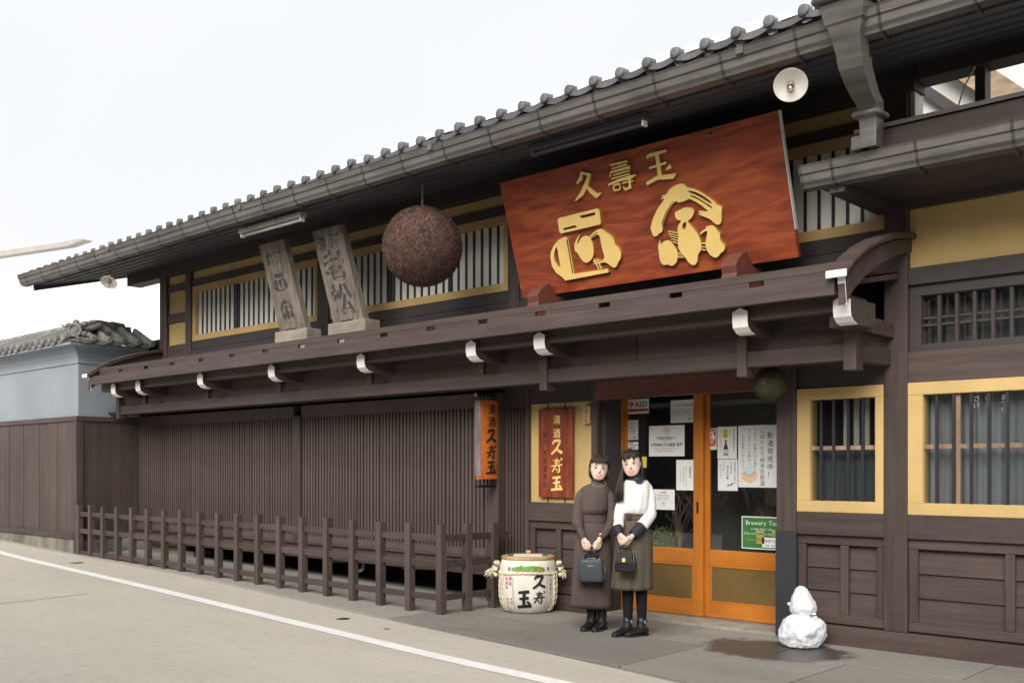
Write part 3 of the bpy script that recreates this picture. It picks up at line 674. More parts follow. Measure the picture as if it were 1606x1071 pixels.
# projecting arms with white painted noses
arm = MB(); prof = [(7.42, 2.67), (7.42, 2.49), (7.12, 2.49), (7.04, 2.505), (6.995, 2.54), (6.985, 2.58), (6.985, 2.655), (7.0, 2.67)]
arm.prism([(-.06, y, z) for y, z in prof], (.12, 0, 0)); AM = arm.mesh('arm', M_brown)
wn_ = MB(); pr = [(7.10, 2.486), (7.04, 2.499), (6.992, 2.536), (6.981, 2.58), (6.981, 2.655)]; pi = [(7.10, 2.489), (7.042, 2.504), (6.996, 2.54), (6.985, 2.58), (6.985, 2.655)]
wn_.loft([[(-.066, y, z), (.066, y, z), (.066, y2, z2), (-.066, y2, z2)] for (y, z), (y2, z2) in zip(pr, pi)], True, True)
wn_.prism([(-.066, 6.981, 2.655), (.066, 6.981, 2.655), (0, 6.981, 2.685)], (0, .006, 0))
WM = wn_.mesh('white_nose', mat('matte_white', (.8, .79, .77), .85, .03, 4, bump=0, spec=.2))
for x in [-14.37, -13.63, -11.97, -10.36, -8.68, -7.0, -6.12, -4.06, -3.235]:
    a_ = inst('arm', AM, (x, 0, 0), canopy); inst('white_nose', WM, (0, 0, 0), a_)
# bargeboards at both ends
def barge(x, side):
    pth = [(6.80, 2.785), (6.95, 2.90), (7.15, 3.01), (7.4, 3.11), (7.65, 3.185), (7.9, 3.235), (8.2, 3.265)]
    b = MB(); b.loft([[(x - .075, y, z + .03), (x - .06, y, z + .05), (x + .06, y, z + .05), (x + .075, y, z + .03), (x + .07, y, z), (x - .07, y, z)] for y, z in pth], True, True)
    cap = b.build('barge_cap', M_brown, canopy, smooth=False, bevel=.004)
    b = MB(); b.loft([[(x + .01 * side - .025, y, z), (x + .01 * side + .025, y, z), (x + .01 * side + .025, y, z - .20 + .02 * i), (x + .01 * side - .025, y, z - .20 + .02 * i)] for i, (y, z) in enumerate([(6.86, 2.80)] + [(p[0] + .05, p[1] + .0) for p in pth[1:]])], True, True)
    b.build('barge_board', M_brown, canopy)
    MB().box(x - .078, x + .078, 6.79, 6.80, 2.785, 2.838).build('white_end', M_white, canopy, bevel=.006)
    MB().prism([(x + .01 * side - .027, 6.852, 2.80), (x + .01 * side + .027, 6.852, 2.80), (x + .01 * side + .027, 6.884, 2.60), (x + .01 * side - .027, 6.884, 2.60)], (0, .008, 0)).build('white_end', M_white, canopy)
barge(-3.19, 1); barge(-14.88, -1)

# ------------------------------------------------------------------ plastered storehouse wall on the left
SW = root('storehouse_wall', (-17, 7.3, .2), 'blue grey plastered storehouse wall with plank base and weathered tile coping', 'wall')
SX = -15.5
pb = MB().box(-34, SX, 6.98, 7.75, 2.25, 3.12).box(SX - .75, SX, 7.75, 8.0, 2.25, 3.12)
pb.build('plaster', M_plaster, SW)
# cove cornice
cv = [(0, 3.06), (-.018, 3.06), (-.018, 3.09), (-.004, 3.10), (-.012, 3.15), (-.045, 3.22), (-.11, 3.285), (-.19, 3.31), (-.22, 3.315), (-.22, 3.36), (.3, 3.36)]
c = MB(); rr = []
for d, z in cv: rr.append([(-34, 6.98 + d, z), (SX - d, 6.98 + d, z), (SX - d, 8.02, z), (-16.2, 8.02, z), (-16.2, 7.7, z), (-34, 7.7, z)])
c.loft(rr, True, True); c.build('cornice', M_plaster, SW)
bx('rail', M_brown, SW, -34, SX + .02, 6.94, 7.7, 2.175, 2.25, .005); bx('rail', M_brown, SW, SX - .3, SX + .021, 7.70, 8.0, 2.176, 2.249, .005)
bx('corner_post', M_brownv, SW, SX - .10, SX + .012, 6.945, 7.06, .14, 2.175, .005)
x = SX - .10; k = 0
while x > -30:
    w = .21 + .05 * math.sin(k * 2.7); bx('plank', M_plank, SW, x - w + .003, x, 6.962 + .003 * (k % 3), 7.2, .455, 2.175, .002); x -= w; k += 1
bx('foot_rail', M_brown, SW, -34, SX - .10, 6.935, 7.2, .36, .455, .005)
y = 7.06; k = 0
while y < 7.98:
    w = min(.23, 7.985 - y); bx('plank', M_plank, SW, SX - .2, SX - .005 + .002 * (k % 2), y, y + w - .003, .34, 2.176, .002); y += w; k += 1
bx('footing', M_conc, SW, -34, SX - .03, 6.955, 7.7, -.1, .36, .01)
bx('footing', M_conc, SW, SX - .5, SX + .0, 7.2, 7.6, 0, .34, .01)
# coping roof
cr_ = MB(); z0 = 3.362
cr_.loft([[(-34, 6.74, z0), (SX + .24, 6.74, z0), (SX + .24, 8.02, z0)], [(-34, 7.30, z0 + .24), (SX - .32, 7.30, z0 + .24), (SX - .32, 8.02, z0 + .24)], [(-34, 7.6, z0 + .24), (SX - .62, 7.6, z0 + .24), (SX - .62, 8.02, z0 + .24)], [(-34, 7.8, z0), (SX - .8, 7.8, z0), (SX - .8, 8.02, z0)]], False, False)
cop = cr_.build('coping', M_oldtile, SW)
OT = tile_mesh('tile', M_oldtile, .62, .235, .055)
x = SX - .12
while x > -24:
    inst('tile', OT, (x, 6.74 + rnd.uniform(-.008, .008), z0 + .03 + rnd.uniform(-.006, .006)), cop, rot=(R(8), rnd.uniform(-.03, .03), rnd.uniform(-.02, .02))); x -= .235
y = 6.98
while y < 8.0:
    inst('tile', OT, (SX + .27 + rnd.uniform(-.008, .008), y, z0 + .03 + rnd.uniform(-.008, .008)), cop, rot=(R(8), rnd.uniform(-.03, .03), R(90) + rnd.uniform(-.03, .03))); y += .235
# ridge: two stacked courses and round cover tiles
for k in range(3): MB().box(-34, SX - .30, 7.34 + .012 * k, 7.58 - .012 * k, z0 + .24 + .05 * k, z0 + .284 + .05 * k).box(SX - .585 + .012 * k, SX - .345 - .012 * k, 7.58, 8.02, z0 + .24 + .05 * k, z0 + .284 + .05 * k).build('ridge_course', M_oldtile, cop, bevel=.006)
rc = MB(); rc.loft([[(-.11, .07 * math.cos(t), .06 * math.sin(t)) for t in [math.pi * j / 8 for j in range(9)]], [(-.09, .082 * math.cos(t), .075 * math.sin(t)) for t in [math.pi * j / 8 for j in range(9)]], [(.11, .068 * math.cos(t), .058 * math.sin(t)) for t in [math.pi * j / 8 for j in range(9)]]], True, True)
RC = rc.mesh('cover_tile', M_oldtile)
x = SX - .45
while x > -24: inst('cover_tile', RC, (x, 7.46, z0 + .385), cop, rot=(0, rnd.uniform(-.03, .03), 0)); x -= .2
y = 7.62
while y < 8.0: inst('cover_tile', RC, (SX - .465, y, z0 + .385), cop, rot=(0, rnd.uniform(-.03, .03), R(90))); y += .2
# hip from the ridge corner to the eave corner with a disc-faced end ornament
hp = MB(); hp.tube([(SX - .45, 7.46, z0 + .34), (SX - .15, 7.14, z0 + .24), (SX + .06, 6.93, z0 + .17)], [.09, .09, .085], 10); hp.build('hip_tile', M_oldtile, cop, smooth=True)
on = root  # (ornament is a part of the coping)
om = MB(); d = Vector((.7071, -.7071, 0)); s = Vector((.7071, .7071, 0)); o0 = Vector((SX + .08, 6.90, z0 + .19))
def disc(c, r, n=20): return [c + s * r * math.cos(2 * math.pi * j / n) + Vector((0, 0, r * math.sin(2 * math.pi * j / n))) for j in range(n)]
om.loft([disc(o0 - d * .09, .10), disc(o0 + d * .02, .11), disc(o0 + d * .035, .105), disc(o0 + d * .035, .075), disc(o0 + d * .015, .07), disc(o0 + d * .015, .045), disc(o0 + d * .03, .04)], True, True)
om.build('end_ornament', M_oldtile, cop)
for k, (a, zz, r) in enumerate([(-.13, -.06, .06), (.13, -.06, .06), (-.11, .07, .05), (.12, .09, .055), (0, .12, .05), (-.2, -.1, .045), (.21, -.08, .05)]):
    MB().ball(o0 - d * .02 + s * a + Vector((0, 0, zz)), (r, r, r * .8), 10, 6).build('scroll', M_oldtile, cop, smooth=True)

# ------------------------------------------------------------------ fence
F = root('wooden_fence', (-11.4, 6.98, .05), 'low brown wooden rail fence with ribbed posts in front of the lattice', 'fence')
def ribbed():
    m = mat('ribbed_post', (.080, .058, .052), .6, .18, 4, (3, 3, .5), 0)
    n = m.node_tree.nodes; l = m.node_tree.links; b = n['Principled BSDF']
    t = n.new('ShaderNodeTexCoord'); w = n.new('ShaderNodeTexWave'); w.wave_type = 'BANDS'; w.bands_direction = 'Z'
    w.inputs['Scale'].default_value = 11; w.inputs['Distortion'].default_value = 2.0; w.inputs['Detail'].default_value = 1
    l.new(t.outputs['Object'], w.inputs['Vector']); bp = n.new('ShaderNodeBump'); bp.inputs['Strength'].default_value = .18; bp.inputs['Distance'].default_value = .006
    l.new(w.outputs['Fac'], bp.inputs['Height']); l.new(bp.outputs['Normal'], b.inputs['Normal'])
    return m
M_rib = ribbed()
FXS = [-15.45, -15.06, -14.65, -14.21, -13.77, -13.32, -12.87, -12.42, -11.96, -11.51, -11.07, -10.62, -10.17, -9.72, -9.26, -8.80, -8.34, -7.88, -7.41]
def fpost(x, y, top=.90):
    zb = base(x) - .01; p = .038
    MB().box(x - p, x + p, y - p, y + p, zb, top - .012).prism([(x - p, y - p, top - .012), (x + p, y - p, top - .012), (x + p, y + p, top - .012), (x - p, y + p, top - .012)], (0, 0, .001)).build('post', M_rib, F, bevel=.007)
for i, x in enumerate(FXS): fpost(x, 6.98, .90 + .006 * math.sin(i * 1.9))
for y in (7.33, 7.70): fpost(-7.41 + (y - 6.98) * .04, y)
for z0_, z1_ in ((.718, .787), (.458, .532), (.133, .195)):
    for a, b in zip(FXS, FXS[1:]): bx('rail', M_brown, F, a + .036, b - .036, 6.965, 6.998, z0_, z1_, .004)
    for a, b in ((6.98, 7.33), (7.33, 7.70)): bx('rail', M_brown, F, -7.41, -7.378, a + .036, b - .036, z0_, z1_, .004)
    bx('rail', M_brown, F, -7.40, -7.37, 7.738, 7.93, z0_, z1_, .004)

# ------------------------------------------------------------------ big signboard
SG = root('shop_signboard', (-5.38, 7.6, 3.145), 'huge red wooden signboard with gold characters and crests, leaning over the pent roof', 'signboard')
vv = Vector((0, -.34, 1.09)).normalized(); nn = Vector((0, -vv.z, vv.y)); SO = Vector((-6.877, 7.6, 3.145))
def fs(u, v, h=0): return SO + Vector((u, 0, 0)) + vv * v + nn * h
sb = MB(); sb.add([fs(u, v, h) for h in (0, -.055) for u, v in ((0, 0), (2.99, 0), (2.99, 1.145), (0, 1.145))], [(0, 1, 2, 3), (7, 6, 5, 4), (0, 4, 5, 1), (1, 5, 6, 2), (2, 6, 7, 3), (3, 7, 4, 0)])
sb.build('board', M_board, SG, bevel=.003)
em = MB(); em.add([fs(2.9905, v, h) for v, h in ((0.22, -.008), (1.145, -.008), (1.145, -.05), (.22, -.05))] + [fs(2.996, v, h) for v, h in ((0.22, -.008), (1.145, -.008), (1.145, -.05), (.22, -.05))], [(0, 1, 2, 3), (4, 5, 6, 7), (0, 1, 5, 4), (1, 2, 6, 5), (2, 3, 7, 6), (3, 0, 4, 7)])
em.build('sunlit_edge', M_white, SG)  # white strip paints in sunlight on the upper part of the right edge
EMB = {
'A1':[(0.657,0.689),(0.673,0.694),(0.684,0.699),(1.124,0.71),(1.137,0.71),(1.141,0.701),(1.156,0.693),(1.146,0.574),(1.133,0.565),(0.676,0.555),(0.664,0.555),(0.66,0.565),(0.65,0.574)],
'A1h1':[(0.917,0.678),(1.104,0.682),(1.1,0.655),(0.939,0.653)],
'A1h2':[(0.703,0.598),(0.849,0.605),(0.871,0.582),(0.706,0.579)],
'A2':[(0.71,0.52),(0.738,0.498),(0.733,0.165),(1.132,0.161),(1.134,0.127),(0.611,0.116),(0.587,0.147),(0.516,0.205),(0.481,0.277),(0.485,0.358),(0.504,0.408),(0.552,0.46),(0.62,0.501)],
'A2h1':[(0.589,0.455),(0.584,0.263),(0.586,0.242),(0.552,0.267),(0.529,0.315),(0.53,0.367),(0.555,0.415)],
'A2h2':[(0.716,0.494),(0.732,0.492),(0.723,0.174),(0.709,0.172)],
'A3':[(0.882,0.512),(0.889,0.508),(0.85,0.467),(0.833,0.437),(0.844,0.431),(0.876,0.47),(0.919,0.492),(0.955,0.49),(0.988,0.474),(1.012,0.421),(1.013,0.37),(0.997,0.301),(0.956,0.263),(0.906,0.245),(0.872,0.257),(0.843,0.293),(0.82,0.351),(0.792,0.37),(0.792,0.41),(0.811,0.451),(0.842,0.482)],
'A4':[(0.988,0.474),(1.04,0.505),(1.089,0.523),(1.126,0.527),(1.159,0.515),(1.188,0.486),(1.226,0.459),(1.257,0.419),(1.262,0.362),(1.294,0.329),(1.31,0.285),(1.294,0.231),(1.256,0.2),(1.232,0.168),(1.207,0.159),(1.179,0.172),(1.135,0.213),(1.102,0.225),(1.056,0.221),(0.983,0.222),(0.983,0.234),(1.06,0.237),(1.088,0.241),(1.109,0.256),(1.12,0.283),(1.11,0.32),(1.107,0.385),(1.107,0.442),(1.104,0.471),(1.081,0.485),(1.032,0.468),(1.0,0.451),(0.99,0.463)],
'A4h':[(0.999,0.465),(1.036,0.487),(1.086,0.506),(1.091,0.498),(1.044,0.48),(1.007,0.459)],
'A5':[(0.988,0.273),(0.999,0.273),(1.033,0.167),(1.02,0.168)],
'A6':[(1.022,0.27),(1.033,0.27),(1.064,0.168),(1.051,0.168)],
'A7':[(0.98,0.253),(1.082,0.254),(1.083,0.246),(0.979,0.243)],
'B1':[(1.966,0.751),(1.994,0.763),(2.027,0.761),(2.056,0.762),(2.082,0.747),(2.098,0.72),(2.141,0.708),(2.201,0.677),(2.272,0.622),(2.334,0.563),(2.359,0.528),(2.386,0.52),(2.397,0.497),(2.381,0.452),(2.379,0.417),(2.364,0.378),(2.342,0.368),(2.316,0.376),(2.282,0.413),(2.261,0.433),(2.239,0.444),(2.165,0.484),(2.17,0.492),(2.213,0.48),(2.168,0.501),(2.178,0.514),(2.233,0.497),(2.265,0.495),(2.254,0.504),(2.21,0.55),(2.153,0.595),(2.101,0.628),(2.074,0.619),(2.048,0.615),(2.014,0.612),(1.989,0.613),(1.967,0.631),(1.93,0.613),(1.889,0.577),(1.85,0.533),(1.815,0.489),(1.789,0.45),(1.788,0.414),(1.774,0.394),(1.742,0.388),(1.725,0.372),(1.698,0.369),(1.678,0.38),(1.673,0.417),(1.664,0.44),(1.68,0.474),(1.707,0.521),(1.737,0.559),(1.771,0.597),(1.823,0.638),(1.865,0.674),(1.821,0.669),(1.827,0.679),(1.864,0.692),(1.833,0.692),(1.838,0.7),(1.883,0.699),(1.92,0.735),(1.948,0.747)],
'B1h1':[(2.101,0.695),(2.16,0.677),(2.226,0.637),(2.289,0.585),(2.314,0.546),(2.292,0.553),(2.235,0.598),(2.163,0.649),(2.107,0.68)],
'B1h2':[(2.115,0.657),(2.175,0.627),(2.246,0.571),(2.303,0.527),(2.31,0.502),(2.258,0.545),(2.187,0.603),(2.12,0.641)],
'B1h3':[(1.949,0.633),(1.907,0.601),(1.859,0.55),(1.816,0.496),(1.786,0.457),(1.778,0.457),(1.805,0.498),(1.85,0.555),(1.9,0.606),(1.941,0.635)],
'B2':[(1.937,0.54),(1.994,0.552),(2.047,0.564),(2.079,0.557),(2.118,0.545),(2.13,0.518),(2.116,0.489),(2.085,0.459),(2.05,0.45),(2.069,0.415),(2.102,0.371),(2.133,0.317),(2.148,0.265),(2.146,0.208),(2.127,0.175),(2.099,0.158),(2.084,0.102),(2.062,0.073),(2.032,0.07),(1.998,0.093),(1.973,0.139),(1.94,0.188),(1.915,0.235),(1.922,0.292),(1.936,0.34),(1.937,0.39),(1.953,0.427),(1.993,0.46),(1.953,0.47),(1.937,0.497)],
'B2h':[(2.036,0.444),(2.03,0.411),(2.017,0.385),(1.999,0.382),(1.987,0.397),(1.992,0.424),(2.01,0.439)],
'B3':[(1.756,0.349),(1.741,0.319),(1.744,0.289),(1.784,0.316),(1.828,0.317),(1.859,0.297),(1.877,0.262),(1.9,0.222),(1.895,0.165),(1.875,0.117),(1.836,0.096),(1.81,0.096),(1.778,0.114),(1.742,0.109),(1.716,0.131),(1.705,0.184),(1.712,0.242),(1.711,0.279),(1.731,0.313)],
'B5':[(2.209,0.368),(2.251,0.376),(2.283,0.372),(2.311,0.349),(2.322,0.322),(2.342,0.298),(2.333,0.251),(2.344,0.221),(2.368,0.197),(2.367,0.169),(2.346,0.144),(2.316,0.134),(2.292,0.109),(2.258,0.103),(2.221,0.126),(2.196,0.165),(2.186,0.202),(2.19,0.244),(2.211,0.291),(2.227,0.336),(2.203,0.336),(2.153,0.318),(2.148,0.324),(2.171,0.343),(2.223,0.359)],
'C1':[(1.84,0.397),(1.938,0.364),(1.937,0.357),(1.84,0.388)],
'C2':[(1.842,0.376),(1.934,0.343),(1.932,0.336),(1.843,0.367)],
'C3':[(1.85,0.353),(1.93,0.324),(1.929,0.317),(1.851,0.344)],
'C4':[(1.86,0.328),(1.927,0.301),(1.926,0.294),(1.861,0.32)],
'C5':[(1.873,0.303),(1.923,0.278),(1.921,0.271),(1.873,0.294)],
'C6':[(1.898,0.201),(1.941,0.192),(1.945,0.184),(1.898,0.192)],
'C7':[(1.898,0.183),(1.95,0.173),(1.953,0.166),(1.898,0.174)],
'C8':[(1.895,0.165),(1.956,0.155),(1.958,0.147),(1.893,0.157)],
'C9':[(2.149,0.249),(2.193,0.24),(2.19,0.23),(2.149,0.238)],
'C10':[(2.142,0.196),(2.184,0.184),(2.184,0.175),(2.142,0.186)],
'C11':[(2.148,0.218),(2.186,0.211),(2.185,0.202),(2.148,0.209)],
}
KJT = [[(1.031,1.056,0.0178),(1.012,1.005,0.0267),(0.954,0.964,0.0166)],[(1.038,1.044,0.0178),(1.108,1.016,0.0285),(1.063,0.944,0.0297),(0.99,0.867,0.0285),(0.9,0.819,0.0083)],[(1.048,0.937,0.0166),(1.096,0.874,0.0285),(1.149,0.821,0.0309),(1.209,0.834,0.0048)],[(1.355,1.05,0.0154),(1.543,1.049,0.0143)],[(1.444,1.061,0.0166),(1.455,1.032,0.0143)],[(1.364,1.017,0.0131),(1.534,1.024,0.0143)],[(1.33,0.954,0.0131),(1.351,0.99,0.0143),(1.564,0.995,0.0178),(1.535,0.968,0.0119)],[(1.369,0.961,0.0119),(1.542,0.966,0.0119)],[(1.427,0.976,0.0119),(1.429,0.951,0.0119)],[(1.345,0.934,0.0119),(1.544,0.94,0.0131)],[(1.298,0.888,0.0154),(1.418,0.908,0.0166),(1.544,0.909,0.0238),(1.615,0.921,0.0048)],[(1.349,0.873,0.0143),(1.354,0.826,0.0131)],[(1.353,0.876,0.0119),(1.423,0.877,0.0131),(1.418,0.827,0.0119)],[(1.353,0.828,0.0119),(1.421,0.829,0.0119)],[(1.451,0.877,0.0107),(1.571,0.874,0.0107)],[(1.534,0.894,0.0202),(1.527,0.827,0.0202),(1.469,0.811,0.0083)],[(1.458,0.846,0.0107),(1.471,0.817,0.0166)],[(1.746,1.036,0.0238),(1.779,1.051,0.0202),(1.952,1.054,0.0202)],[(1.853,1.045,0.0333),(1.849,0.863,0.0356)],[(1.753,0.947,0.0166),(1.933,0.958,0.0202)],[(1.954,0.935,0.0238),(1.965,0.919,0.0261),(1.916,0.898,0.0036)],[(1.703,0.824,0.0249),(1.82,0.854,0.0238),(1.977,0.836,0.0273),(2.014,0.854,0.0036)]]
HOLES = {'A1': ['A1h1', 'A1h2'], 'A2': ['A2h1', 'A2h2'], 'A3': [], 'A4': ['A4h'], 'A5': [], 'A6': [], 'A7': [], 'B1': ['B1h1', 'B1h2', 'B1h3'], 'B2': ['B2h'], 'B3': [], 'B5': []}
for i in range(1, 12): HOLES['C%d' % i] = []
def smooth_poly(pts, it=1):
    for _ in range(it):
        q = []
        for i in range(len(pts)):
            a, b = pts[i], pts[(i + 1) % len(pts)]
            q += [(a[0] * .78 + b[0] * .22, a[1] * .78 + b[1] * .22), (a[0] * .22 + b[0] * .78, a[1] * .22 + b[1] * .78)]
        pts = q
    return pts
SOFT = {'A3', 'A4', 'A4h', 'A2h1', 'B1', 'B1h1', 'B1h2', 'B1h3', 'B2', 'B2h', 'B3', 'B5'}
def emblem(mb, keys, fn, h, mi=0, side=None):
    for q, k in enumerate(keys):
        sp = lambda n: smooth_poly(EMB[n]) if n in SOFT else EMB[n]
        shape(mb, sp(k), [sp(x) for x in HOLES[k]], fn, h + .0002 * q, mi, side)
fe = lambda u, v, h=0: fs(u, v, h + .001)
e1 = MB(); emblem(e1, [k for k in HOLES if k[0] == 'A'], fe, .035, 0, 1); e1.build('crest', [M_goldleaf, M_goldside], SG)
e2 = MB(); emblem(e2, [k for k in HOLES if k[0] in 'BC'], fe, .035, 0, 1); e2.build('crest', [M_goldleaf, M_goldside], SG)
for a, b in ((0, 3), (3, 17), (17, 22)):
    e = MB(); brush(e, [[(u, v, w * 1.5) for u, v, w in stx] for stx in KJT[a:b]], fe, .03, 0, 1, side=1); e.build('character', [M_goldleaf, M_goldside], SG)
# carved feet on the pent roof
for x in (-6.50, -4.36):
    ft = MB(); pr = [(7.30, 2.88), (7.26, 2.96), (7.30, 3.06), (7.28, 3.12), (7.33, 3.18), (7.40, 3.235), (7.46, 3.26), (7.52, 3.20), (7.57, 3.145), (7.62, 3.14), (7.72, 3.16), (7.72, 2.94)]
    pr = [(y, z) for y, z in pr]
    ft.prism([(x - .07, y + .03, z - .02) for y, z in pr], (.14, 0, 0)); ft.build('foot', M_red, SG, bevel=.006)
for x in (-6.3, -4.5): MB().tube([(x, 7.27, 4.20), (x, 8.02, 4.30)], .012, 6).build('stay', M_iron, SG)

# ------------------------------------------------------------------ two weathered upright plaques on blocks
def plaque(x0, x1, w_top, lean_x, label, kind):
    # bottom centre at y 7.42; leans out over the street
    P = root('wooden_plaque', ((x0 + x1) / 2, 7.45, 3.0), label, 'plaque', 'weathered plaques on the pent roof')
    b0 = Vector(((x0 + x1) / 2, 7.40, 3.135)); up = Vector((lean_x, -.25, 1.06)); Hh = up.length; up.normalize(); w = (x1 - x0)
    rt = Vector((1, 0, 0)); nrm = rt.cross(up).normalized()
    if nrm.y > 0: nrm = -nrm
    fp = lambda u, v, h=0: b0 + rt * u + up * v + nrm * h
    n = 12
    rings = []
    for v, k in ((0, 1.0), (Hh * .5, .97), (Hh, .94)):
        pr = [(w * k * (i / n - .5), .012 * math.cos(math.pi * (i / n - .5)) + .03) for i in range(n + 1)]
        rings.append([fp(u, v, h) for u, h in pr] + [fp(w * k / 2, v, -.05), fp(-w * k / 2, v, -.05)])
    mb = MB(); mb.loft(rings, True, True); mb.build('plank', M_weather, P, bevel=.003)
    bb = MB().box(x0 - .06, x1 + .06, 7.33, 7.56, 2.86, 3.14); bb.build('block', M_block, P, bevel=.012)
    MB().box((x0 + x1) / 2 - .1, (x0 + x1) / 2 + .1, 7.335, 7.38, 3.125, 3.155).build('socket', M_back, P)
    MB().tube([fp(w * .45, Hh * .8, -.04), ((x0 + x1) / 2 + .9, 8.02, 4.22)], .006, 6).build('wire', M_iron, P)
    fl = lambda u, v, h=0: fp(u, v, h + .0425 - .012 * (1 - math.cos(math.pi * u / w)))
    if kind == 'crest':
        sc_ = .36
        def f2(u, v, h=0): return fl((u - .9) * sc_ * .95, .46 + v * sc_, h)
        def f3(u, v, h=0): return fl((u - 2.02) * sc_ * .95, .12 + v * sc_, h)
        g = MB(); emblem(g, ['A1', 'A2', 'A3', 'A4'], f2, .002); g.build('crest', M_ghost, P); g = MB(); emblem(g, ['B1', 'B2', 'B3', 'B5'], f3, .002); g.build('crest', M_ghost, P)
        for ch, u in (('銘', -.17), ('酒', .02)): g = MB(); put_glyph(g, ch, .16, fl, u, .84, .022); g.build('character', M_ghost, P)
    else:
        for ch, v in (('老', .52), ('松', .13)): g = MB(); put_glyph(g, ch, .38, fl, -.19, v, .032); g.build('character', M_ghost, P)
        for ch, u in (('清', -.2), ('酒', .03)): g = MB(); put_glyph(g, ch, .17, fl, u, .87, .022); g.build('character', M_ghost, P)
plaque(-10.74, -10.20, .3, -.10, 'narrower weathered wooden plaque with faded crest, left one on the pent roof', 'crest')
plaque(-9.66, -9.10, .3, -.10, 'wider weathered wooden plaque with two large faded characters, right one on the pent roof', 'text')

# ------------------------------------------------------------------ cedar balls
def cedar_ball(name, c, r, cols, label, n, chain_top, seed):
    o = root(name, c, label, 'cedar ball', world=False)
    rg_ = random.Random(seed); mb = MB()
    bmi = bmesh.new(); bmesh.ops.create_icosphere(bmi, subdivisions=5, radius=r * .97)
    me = bpy.data.meshes.new('core')
    for v in bmi.verts: v.co *= 1 + .02 * noise.noise(v.co * 9 / r * .5) + .012 * noise.noise(v.co * 30)
    bmi.to_mesh(me); bmi.free(); me.materials.append(cols[0]); me.polygons.foreach_set('use_smooth', [True] * len(me.polygons))
    fin(bpy.data.objects.new('core', me), o)
    for i in range(n):
        d = Vector((rg_.gauss(0, 1), rg_.gauss(0, 1), rg_.gauss(0, 1))).normalized()
        t = d.cross(Vector((rg_.uniform(-1, 1), rg_.uniform(-1, 1), rg_.uniform(-1, 1)))).normalized(); b = d.cross(t)
        p = d * r * rg_.uniform(.94, .985); L = r * rg_.uniform(.015, .04); w = r * .010
        q = p + d * L + t * L * rg_.uniform(-.7, .7)
        mb.add([p - b * w, p + b * w, q + b * w * .3, q - b * w * .3], [(0, 1, 2, 3)], rg_.choice((0, 0, 1, 2)))
    nd = mb.build('needles', list(cols[:3]), o); nd['kind'] = 'stuff'
    if chain_top:
        L = chain_top - c[2] - r; k = 0; z = r
        lm = MB().tube([(.011 * math.cos(t), 0, .018 * math.sin(t)) for t in [2 * math.pi * j / 10 for j in range(11)]], .0028, 5).mesh('chain_link', M_steel)
        while z < r + L: inst('chain_link', lm, (0, 0, z), o, rot=(0, 0, R(90) * (k % 2))); z += .030; k += 1
    return o
BB = [mat('cedar_brown', (.095, .050, .040), .95, .35, 14, bump=.9, bscale=60, rand=0), mat('cedar_brown_light', (.165, .090, .066), .9, .3, 20, bump=0, rand=0), mat('cedar_brown_dark', (.045, .027, .021), .95, .3, 20, bump=0, rand=0)]
cedar_ball('cedar_ball', (-7.60, 6.90, 3.665), .40, BB, 'large brown cedar needle ball hanging by a chain from the eaves', 26000, 4.30, 3)
GBm = [mat('cedar_green', (.055, .05, .022), .95, .4, 14, bump=.9, bscale=60, rand=0), mat('cedar_green_light', (.11, .095, .04), .9, .3, 20, bump=0, rand=0), mat('cedar_green_dark', (.03, .03, .015), .95, .3, 20, bump=0, rand=0)]
cedar_ball('cedar_ball', (-4.19, 7.70, 2.15), .145, GBm, 'small olive green cedar ball hanging under the pent roof by the door', 9000, 2.30, 5)

# ------------------------------------------------------------------ lamps, tube lights
def lamp(c, tilt, label, rz):
    o = root('eave_lamp', c, label, 'lamp', 'enamel lamps under the eaves', world=False)
    Mx = Matrix.Rotation(rz, 4, 'Z') @ Matrix.Rotation(tilt, 4, 'X')
    def T(mb): mb.v = [tuple(Mx @ Vector(v)) for v in mb.v]; return mb
    T(MB().lathe([(.02, .045), (.05, .035), (.09, .012), (.117, -.004), (.119, -.012), (.115, -.010), (.085, .004), (.05, .018), (.02, .025)], 32)).build('shade', mat('enamel', (.74, .72, .66), .35, .05, 4, bump=.03), o, smooth=True)
    T(MB().lathe([(.024, .05), (.026, .02), (.022, -.015)], 14)).build('socket', mat('bakelite', (.25, .2, .13), .5), o, smooth=True)
    T(MB().lathe([(.010, -.012), (.014, -.03), (.027, -.06), (.030, -.08), (.024, -.10), (.008, -.112)], 16)).build('bulb', glass_mat('bulb_glass', (.95, .93, .88), .25), o, smooth=True)
    ap = Mx @ Vector((0, 0, .05))
    MB().tube([ap, ap + Vector((-.01, .0, .06)), ap + Vector((-.02, .01, .10)), ap + Vector((-.02, .03, .14))], .009, 8).build('arm', M_steel, o, smooth=True)
    return o
lamp((-3.445, 6.62, 4.150), R(-52), 'round white enamel lamp with bare bulb above the big signboard', R(27))
lamp((-14.01, 6.75, 4.085), R(-38), 'small white enamel lamp seen edge-on at the far left end of the eaves', R(40))
